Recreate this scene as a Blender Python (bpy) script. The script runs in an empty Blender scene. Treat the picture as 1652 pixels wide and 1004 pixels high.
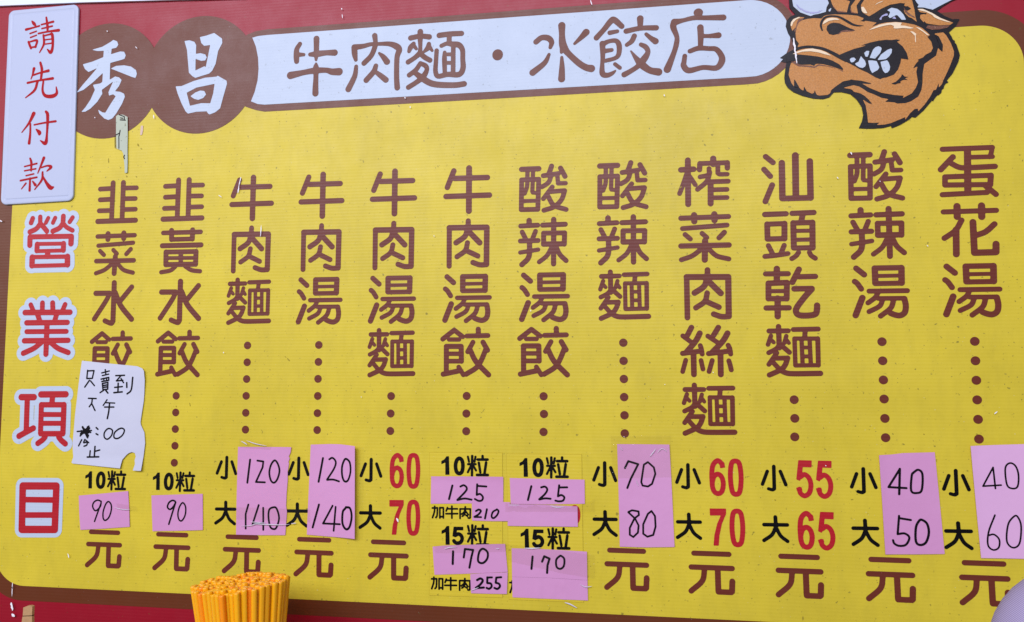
import bpy, math, random, json
import numpy as np
from mathutils import Matrix, Vector
from mathutils.geometry import delaunay_2d_cdt

# ------------------------------------------------------------------ camera, room light, exposure
C = bpy.context.scene.collection
sc = bpy.context.scene
BASE = 1.30                       # height of the row of 'yuan' characters above the floor (m)
cam_d = bpy.data.cameras.new("camera"); cam = bpy.data.objects.new("camera", cam_d); C.objects.link(cam)
cam_d.sensor_width = 36.0; cam_d.lens = 28.454; cam_d.clip_start = 0.02; cam_d.clip_end = 60
cam.matrix_world = Matrix(((0.98626, 0.01314, 0.16466, 0.17791), (0.16519, -0.07934, -0.98307, -1.01045),
                           (0.00015, 0.99676, -0.08042, BASE + 0.21114), (0, 0, 0, 1)))
sc.camera = cam
w = bpy.data.worlds.new("World"); sc.world = w; w.use_nodes = True
bg = w.node_tree.nodes['Background']; bg.inputs[0].default_value = (1.0, 0.96, 0.90, 1); bg.inputs[1].default_value = 0.24
sc.view_settings.view_transform = 'Standard'; sc.view_settings.look = 'None'; sc.view_settings.gamma = 1; sc.view_settings.exposure = -0.05

def area(name, loc, target, sx, sy, power, col):
    d = bpy.data.lights.new(name, 'AREA'); d.shape = 'RECTANGLE'; d.size = sx; d.size_y = sy; d.energy = power; d.color = col
    o = bpy.data.objects.new(name, d); C.objects.link(o); o.location = loc
    o.rotation_euler = (Vector(target) - Vector(loc)).to_track_quat('-Z', 'Y').to_euler()
    return o
area('ceiling_light', (-0.7, -3.3, 3.2), (0.05, 0, 1.6), 4.2, 1.5, 206, (0.80, 0.81, 0.96))
area('shopfront_light', (-4.6, -3.3, 2.6), (0.3, 0, 1.2), 0.7, 1.0, 40, (1.0, 0.955, 0.90))

# ------------------------------------------------------------------ materials
def srgb(r, g, b):
    f = lambda c: (c/12.92 if c <= 0.04045 else ((c+0.055)/1.055)**2.4)
    return (f(r/255), f(g/255), f(b/255), 1)

def mat(name, col, rough=0.4, ribs=0.0, var=0.0, specks=0.0, spec=0.3, grain=0.0, coat=0.0, fold=0.0, col2=None):
    m = bpy.data.materials.new(name); m.use_nodes = True
    nt = m.node_tree; N = nt.nodes; L = nt.links; P = N['Principled BSDF']
    P.inputs['Roughness'].default_value = rough; P.inputs['Specular IOR Level'].default_value = spec
    P.inputs['Coat Weight'].default_value = coat; P.inputs['Coat Roughness'].default_value = 0.12
    geo = N.new('ShaderNodeNewGeometry')
    rgb = N.new('ShaderNodeRGB'); rgb.outputs[0].default_value = col; cur = rgb.outputs[0]
    def noise(scale, detail=3, rgh=0.6, stretch=None):
        n = N.new('ShaderNodeTexNoise'); n.inputs['Scale'].default_value = scale
        n.inputs['Detail'].default_value = detail; n.inputs['Roughness'].default_value = rgh
        if stretch:
            mp = N.new('ShaderNodeMapping'); mp.inputs['Scale'].default_value = stretch
            L.new(geo.outputs['Position'], mp.inputs[0]); L.new(mp.outputs[0], n.inputs['Vector'])
        else: L.new(geo.outputs['Position'], n.inputs['Vector'])
        return n.outputs['Fac']
    def rng(s, a, b, c, d):
        r = N.new('ShaderNodeMapRange'); L.new(s, r.inputs[0])
        for i, v in enumerate((a, b, c, d)): r.inputs[i+1].default_value = v
        return r.outputs[0]
    def mix(fac, a, b, mode='MIX'):
        x = N.new('ShaderNodeMix'); x.data_type = 'RGBA'; x.blend_type = mode
        if isinstance(fac, float): x.inputs[0].default_value = fac
        else: L.new(fac, x.inputs[0])
        if isinstance(a, tuple): x.inputs[6].default_value = a
        else: L.new(a, x.inputs[6])
        if isinstance(b, tuple): x.inputs[7].default_value = b
        else: L.new(b, x.inputs[7])
        return x.outputs[2]
    if var:
        cur = mix(rng(noise(7, 4), 0.35, 0.7, 0, 1), cur, mix(var, cur, (0.12, 0.085, 0.0, 1)))
        cur = mix(rng(noise(60, 3, 0.7, (1, 1, 0.35)), 0.45, 0.75, 0, var), cur, (0.30, 0.25, 0.03, 1))
    if col2:
        cur = mix(rng(noise(3, 3), 0.4, 0.65, 0, 1), cur, col2)
    if specks:
        cur = mix(rng(noise(170, 2, 0.5), 0.69, 0.75, 0, specks), cur, (0.10, 0.09, 0.02, 1))
        cur = mix(rng(noise(330, 1, 0.5), 0.735, 0.78, 0, specks*0.9), cur, (0.07, 0.06, 0.03, 1))
        cur = mix(rng(noise(410, 1, 0.5, (1.1, 1, 0.9)), 0.78, 0.81, 0, specks*0.4), cur, (0.65, 0.66, 0.7, 1))
    if grain:
        cur = mix(rng(noise(520, 2, 0.7), 0.35, 0.7, 0, grain), cur, (0.02, 0.01, 0.005, 1))
        cur = mix(rng(noise(700, 2, 0.7), 0.55, 0.75, 0, grain*0.7), cur, (0.7, 0.55, 0.35, 1))
    L.new(cur, P.inputs['Base Color'])
    L.new(rng(noise(22, 5, 0.7), 0.3, 0.7, rough*0.85, min(1, rough*1.2)), P.inputs['Roughness'])
    last = None
    if ribs:
        sx = N.new('ShaderNodeSeparateXYZ'); L.new(geo.outputs['Position'], sx.inputs[0])
        a = N.new('ShaderNodeMath'); a.operation = 'MULTIPLY'; a.inputs[1].default_value = 2*math.pi/0.0042; L.new(sx.outputs[2], a.inputs[0])
        s = N.new('ShaderNodeMath'); s.operation = 'SINE'; L.new(a.outputs[0], s.inputs[0])
        b = N.new('ShaderNodeBump'); b.inputs['Strength'].default_value = ribs; b.inputs['Distance'].default_value = 0.00012
        L.new(s.outputs[0], b.inputs['Height']); last = b
        b2 = N.new('ShaderNodeBump'); b2.inputs['Strength'].default_value = 0.35; b2.inputs['Distance'].default_value = 0.004
        L.new(noise(9, 2, 0.4, (0.5, 1, 1.6)), b2.inputs['Height']); L.new(b.outputs[0], b2.inputs['Normal']); last = b2
    if fold:
        b = N.new('ShaderNodeBump'); b.inputs['Strength'].default_value = fold; b.inputs['Distance'].default_value = 0.0012
        L.new(noise(34, 3, 0.5), b.inputs['Height']); last = b
    if last: L.new(last.outputs[0], P.inputs['Normal'])
    return m

RB = 0.2
M = {
 'red_print': mat('red_print', srgb(142, 6, 32), 0.38, RB, 0, 0.35),
 'brown_print': mat('brown_print', srgb(96, 45, 20), 0.38, RB, 0, 0.35),
 'yellow': mat('yellow_print', srgb(209, 188, 52), 0.42, RB, 0.16, 0.6),
 'brown': mat('brown_lettering', srgb(100, 40, 27), 0.42, RB, 0, 0.15),
 'title': mat('title_lettering', srgb(98, 50, 32), 0.42, RB, 0, 0.25),
 'white': mat('white_print', srgb(180, 192, 210), 0.42, RB, 0, 0.28),
 'red': mat('red_lettering', srgb(170, 20, 34), 0.42, RB, 0, 0.1),
 'black': mat('black_lettering', srgb(6, 4, 6), 0.45, RB, spec=0.12),
 'dark': mat('dark_navy_print', srgb(18, 13, 20), 0.42, RB, 0, 0.15, spec=0.2),
 'tan': mat('tan_print', srgb(194, 130, 62), 0.45, RB, 0, 0.1, grain=0.3),
 'shade': mat('brown_shading_print', srgb(112, 66, 48), 0.45, RB, 0, 0.1, grain=0.3),
 'cream': mat('cream_print', srgb(232, 210, 178), 0.45, RB, 0, 0.1, grain=0.08),
 'lilac': mat('lilac_print', srgb(160, 160, 200), 0.45, RB),
 'patch': mat('yellow_sticker', srgb(209, 187, 52), 0.38, 0.3, 0.08, 0.4),
 'patch_edge': mat('sticker_edge', srgb(186, 162, 34), 0.6),
 'pink': mat('pink_paper', srgb(204, 146, 190), 0.5, 0, 0, 0.0, fold=0.7, col2=srgb(197, 137, 182)),
 'pink_pale': mat('pale_pink_paper', srgb(214, 168, 208), 0.5, 0, 0, 0.0, fold=0.4, col2=srgb(208, 162, 202)),
 'paper': mat('white_note_paper', srgb(196, 198, 214), 0.6, 0, 0, 0.0, fold=0.6, col2=srgb(188, 190, 208)),
 'torn': mat('old_tape_paper', srgb(176, 184, 166), 0.6, 0, 0, 0.7, fold=0.8, col2=srgb(158, 168, 152)),
 'scrap': mat('pink_tape_scrap', srgb(205, 178, 160), 0.6),
 'ink': mat('marker_ink', srgb(10, 6, 14), 0.45, spec=0.12),
 'sign': mat('white_acrylic', srgb(174, 182, 206), 0.35, 0, 0, 0.05, spec=0.25),
 'signred': mat('sign_red_lettering', srgb(160, 6, 20), 0.5, spec=0.12),
 'chip': mat('white_scratch', srgb(232, 230, 236), 0.6),
 'smear': mat('greasy_smear', srgb(150, 132, 36), 0.6),
 'stick_a': mat('amber_plastic', srgb(242, 170, 12), 0.33, 0, 0, 0, spec=0.5),
 'stick_b': mat('orange_plastic', srgb(244, 142, 8), 0.33, 0, 0, 0, spec=0.5),
 'wood': mat('bamboo', srgb(182, 142, 100), 0.6, 0, 0, 0, grain=0.15),
 'wood_dark': mat('bamboo_groove', srgb(70, 44, 24), 0.8),
 'wall': mat('plaster_wall', srgb(196, 200, 208), 0.8, col2=srgb(186, 190, 200)),
 'strip': mat('white_plastic_strip', srgb(214, 222, 236), 0.35),
 'crease': mat('crumpled_tape_crease', srgb(214, 208, 222), 0.15, spec=0.8),  # whitish ridge colour stands in for glints on the crumpled tape
 'core': mat('white_board_core', srgb(205, 205, 208), 0.6),
}
for k in ('stick_a', 'stick_b'):
    P = M[k].node_tree.nodes['Principled BSDF']; P.inputs['Subsurface Weight'].default_value = 0.12
    P.inputs['Subsurface Radius'].default_value = (0.006, 0.003, 0.001); P.inputs['Subsurface Scale'].default_value = 0.5
def tape_mat():
    m = bpy.data.materials.new('clear_tape'); m.use_nodes = True; nt = m.node_tree; N = nt.nodes; L = nt.links
    for n in list(N): N.remove(n)
    out = N.new('ShaderNodeOutputMaterial'); tr = N.new('ShaderNodeBsdfTransparent'); tr.inputs[0].default_value = (0.98, 0.975, 0.95, 1)
    gl = N.new('ShaderNodeBsdfGlossy'); gl.inputs['Roughness'].default_value = 0.07
    mx = N.new('ShaderNodeMixShader'); mx.inputs[0].default_value = 0.035; L.new(tr.outputs[0], mx.inputs[1]); L.new(gl.outputs[0], mx.inputs[2])
    L.new(mx.outputs[0], out.inputs[0])
    geo = N.new('ShaderNodeNewGeometry'); no = N.new('ShaderNodeTexNoise'); no.inputs['Scale'].default_value = 55; no.inputs['Detail'].default_value = 3
    mp = N.new('ShaderNodeMapping'); mp.inputs['Scale'].default_value = (0.5, 1, 2.2); L.new(geo.outputs['Position'], mp.inputs[0]); L.new(mp.outputs[0], no.inputs['Vector'])
    b = N.new('ShaderNodeBump'); b.inputs['Strength'].default_value = 0.5; b.inputs['Distance'].default_value = 0.0015
    L.new(no.outputs['Fac'], b.inputs['Height']); L.new(b.outputs[0], gl.inputs['Normal'])
    return m
M['tape'] = tape_mat()
def fabric_mat(name, rot, base, line):
    m = mat(name, base, 0.85, fold=0.3); nt = m.node_tree; N = nt.nodes; L = nt.links; P = N['Principled BSDF']
    tc = N.new('ShaderNodeTexCoord'); mp = N.new('ShaderNodeMapping'); mp.inputs['Rotation'].default_value = rot
    L.new(tc.outputs['Object'], mp.inputs[0]); wv = N.new('ShaderNodeTexWave'); wv.inputs['Scale'].default_value = 290; wv.inputs['Distortion'].default_value = 0.3
    L.new(mp.outputs[0], wv.inputs['Vector']); r = N.new('ShaderNodeMix'); r.data_type = 'RGBA'
    L.new(wv.outputs['Fac'], r.inputs[0]); r.inputs[6].default_value = line; r.inputs[7].default_value = base
    L.new(r.outputs[2], P.inputs['Base Color'])
    return m
M['fabric'] = fabric_mat('lavender_pinstripe', (0, 0.25, 0), srgb(160, 148, 178), srgb(146, 134, 166))
M['fabric_band'] = fabric_mat('lavender_pinstripe_band', (0, 0.9, 0), srgb(174, 163, 192), srgb(130, 116, 156))

# ------------------------------------------------------------------ board millimetres -> world metres, mesh helpers
def W(u, v, d=0.0): return ((u-650)*0.001, -d*0.001, BASE + v*0.001)

def link(name, verts, faces, m, parent=None, smooth=False):
    me = bpy.data.meshes.new(name); me.from_pydata(verts, [], faces); me.update()
    if isinstance(m, (list, tuple)):
        for x in m: me.materials.append(M[x])
    else: me.materials.append(M[m])
    if smooth: me.polygons.foreach_set('use_smooth', [True]*len(me.polygons))
    o = bpy.data.objects.new(name, me); C.objects.link(o)
    if parent: o.parent = parent
    return o

def thing(name, label, cat, loc=(0, 0, 0), group=None):
    o = bpy.data.objects.new(name, None); C.objects.link(o); o.location = loc; o.empty_display_size = 0.05
    o['label'] = label; o['category'] = cat
    if group: o['group'] = group
    return o

def keep_world(o, parent):        # parent a mesh whose vertices are in world coordinates
    o.parent = parent
    t = parent.matrix_world if parent.parent is None and parent.type != 'EMPTY' else None
    off = Vector((0, 0, 0)); q = parent
    while q: off += Vector(q.location); q = q.parent
    o.location = Vector(o.location) - off
    return o

def spline(pts, n=6, closed=False):
    P = np.array(pts, float)
    if len(P) < 3: return P
    out = []; N = len(P)
    for i in range(N if closed else N-1):
        if closed: p0, p1, p2, p3 = P[(i-1) % N], P[i], P[(i+1) % N], P[(i+2) % N]
        else: p0 = P[i-1] if i else 2*P[0]-P[1]; p1 = P[i]; p2 = P[i+1]; p3 = P[i+2] if i+2 < N else 2*P[-1]-P[-2]
        for k in range(n):
            t = k/n
            out.append(0.5*((2*p1)+(-p0+p2)*t+(2*p0-5*p1+4*p2-p3)*t*t+(-p0+3*p1-3*p2+p3)*t**3))
    if not closed: out.append(P[-1])
    return np.array(out)

def sdf(ops, X, Y):
    D_ = np.full(X.shape, 1e9)
    for op in ops:
        k = op[0]; a = np.array(op[1:], float)
        if k in 'sl':
            P = a.reshape(-1, 3)
            if k == 's':
                if len(P) > 3 and np.hypot(*(P[0, :2]-P[-1, :2])) < 1e-3: P = spline(P[:-1], 6, True); P = np.vstack([P, P[:1]])
                else: P = spline(P, 5)
            for (x1, y1, r1), (x2, y2, r2) in zip(P[:-1], P[1:]):
                dx, dy = x2-x1, y2-y1; L2 = dx*dx+dy*dy+1e-9
                t = np.clip(((X-x1)*dx+(Y-y1)*dy)/L2, 0, 1)
                D_ = np.minimum(D_, np.hypot(X-x1-t*dx, Y-y1-t*dy)-(r1+t*(r2-r1)))
        else:
            P = a.reshape(-1, 2); d2 = np.full(X.shape, 1e9); ins = np.zeros(X.shape, bool)
            Q = np.roll(P, -1, 0)
            for (x1, y1), (x2, y2) in zip(P, Q):
                dx, dy = x2-x1, y2-y1; L2 = dx*dx+dy*dy+1e-9
                t = np.clip(((X-x1)*dx+(Y-y1)*dy)/L2, 0, 1)
                d2 = np.minimum(d2, (X-x1-t*dx)**2+(Y-y1-t*dy)**2)
                if y1 != y2: ins ^= ((y1 > Y) != (y2 > Y)) & (X < dx*(Y-y1)/(y2-y1)+x1)
            d = np.where(ins, -1, 1)*np.sqrt(d2)
            D_ = np.maximum(D_, -d) if k in 'PQ' else np.minimum(D_, d)
    return D_

def region_mesh(ops, h=0.75, grow=0.0, clip=None):
    """filled marching squares of a union of strokes and outlines -> flat verts (u, v) and faces"""
    xs = []; ys = []
    for op in ops:
        if op[0] in 'PQ': continue
        if op[0] in 'sl': a = np.array(op[1:]).reshape(-1, 3); r = a[:, 2].max()+1
        else: a = np.array(op[1:]).reshape(-1, 2); r = 0
        xs += [a[:, 0].min()-r, a[:, 0].max()+r]; ys += [a[:, 1].min()-r, a[:, 1].max()+r]
    x = np.arange(min(xs)-grow-2*h, max(xs)+grow+2*h, h); y = np.arange(min(ys)-grow-2*h, max(ys)+grow+2*h, h)
    X, Y = np.meshgrid(x, y); F = sdf(ops, X, Y)-grow
    if clip is not None: F = np.maximum(F, Y-clip)
    F[np.abs(F) < 1e-5] = 1e-5; F[0, :] = F[-1, :] = 1; F[:, 0] = F[:, -1] = 1
    I = F < 0; n = I[:-1, :-1].astype(int)+I[:-1, 1:]+I[1:, 1:]+I[1:, :-1]
    V = []; K = {}; faces = []
    def vid(key, px, py):
        i = K.get(key)
        if i is None: i = K[key] = len(V); V.append((px, py))
        return i
    def corner(j, i): return vid((j, i), x[i], y[j])
    def edge(a, b):
        (j1, i1), (j2, i2) = sorted((a, b)); f1, f2 = F[j1, i1], F[j2, i2]; t = f1/(f1-f2)
        return vid((j1, i1, j2, i2), x[i1]+t*(x[i2]-x[i1]), y[j1]+t*(y[j2]-y[j1]))
    for j in range(n.shape[0]):
        row = n[j]; i = 0; nz = np.nonzero((row > 0))[0]
        if not len(nz): continue
        i = nz[0]; end = nz[-1]+1
        while i < end:
            c = row[i]
            if c == 0: i += 1; continue
            if c == 4:
                k = i
                while k < end and row[k] == 4: k += 1
                faces.append((corner(j, i), corner(j, k), corner(j+1, k), corner(j+1, i))); i = k; continue
            cs = [(j, i), (j, i+1), (j+1, i+1), (j+1, i)]; poly = []
            for q in range(4):
                a, b = cs[q], cs[(q+1) % 4]
                if I[a]: poly.append(corner(*a))
                if I[a] != I[b]: poly.append(edge(a, b))
            faces.append(tuple(poly)); i += 1
    return V, faces

def poly_sheet(name, pts, d, m, parent, thick=0.0):
    """flat outline in board mm at distance d in front of the board (a sheet, or a slab with sides)"""
    n = len(pts); vs = [W(u, v, d) for u, v in pts]
    area2 = sum(pts[i][0]*pts[(i+1) % n][1]-pts[(i+1) % n][0]*pts[i][1] for i in range(n))
    idx = list(range(n)) if area2 > 0 else list(range(n))[::-1]
    faces = [tuple(idx)]
    if thick:
        vs += [W(u, v, d-thick) for u, v in pts]
        faces.append(tuple(i+n for i in idx[::-1]))
        for k in range(n):
            a, b = idx[k], idx[(k+1) % n]; faces.append((a, a+n, b+n, b))
    return link(name, vs, faces, m, parent)

def rrect(x0, y0, x1, y1, r, n=10, corners=(1, 1, 1, 1)):
    out = []
    for k, (cx, cy, a0) in enumerate(((x1-r, y1-r, 0), (x0+r, y1-r, 90), (x0+r, y0+r, 180), (x1-r, y0+r, 270))):
        for i in range(n+1):
            a = math.radians(a0+90*i/n); out.append((cx+r*math.cos(a), cy+r*math.sin(a)))
    return out
def circle(cx, cy, r, n=72): return [(cx+r*math.cos(2*math.pi*i/n), cy+r*math.sin(2*math.pi*i/n)) for i in range(n)]

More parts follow.
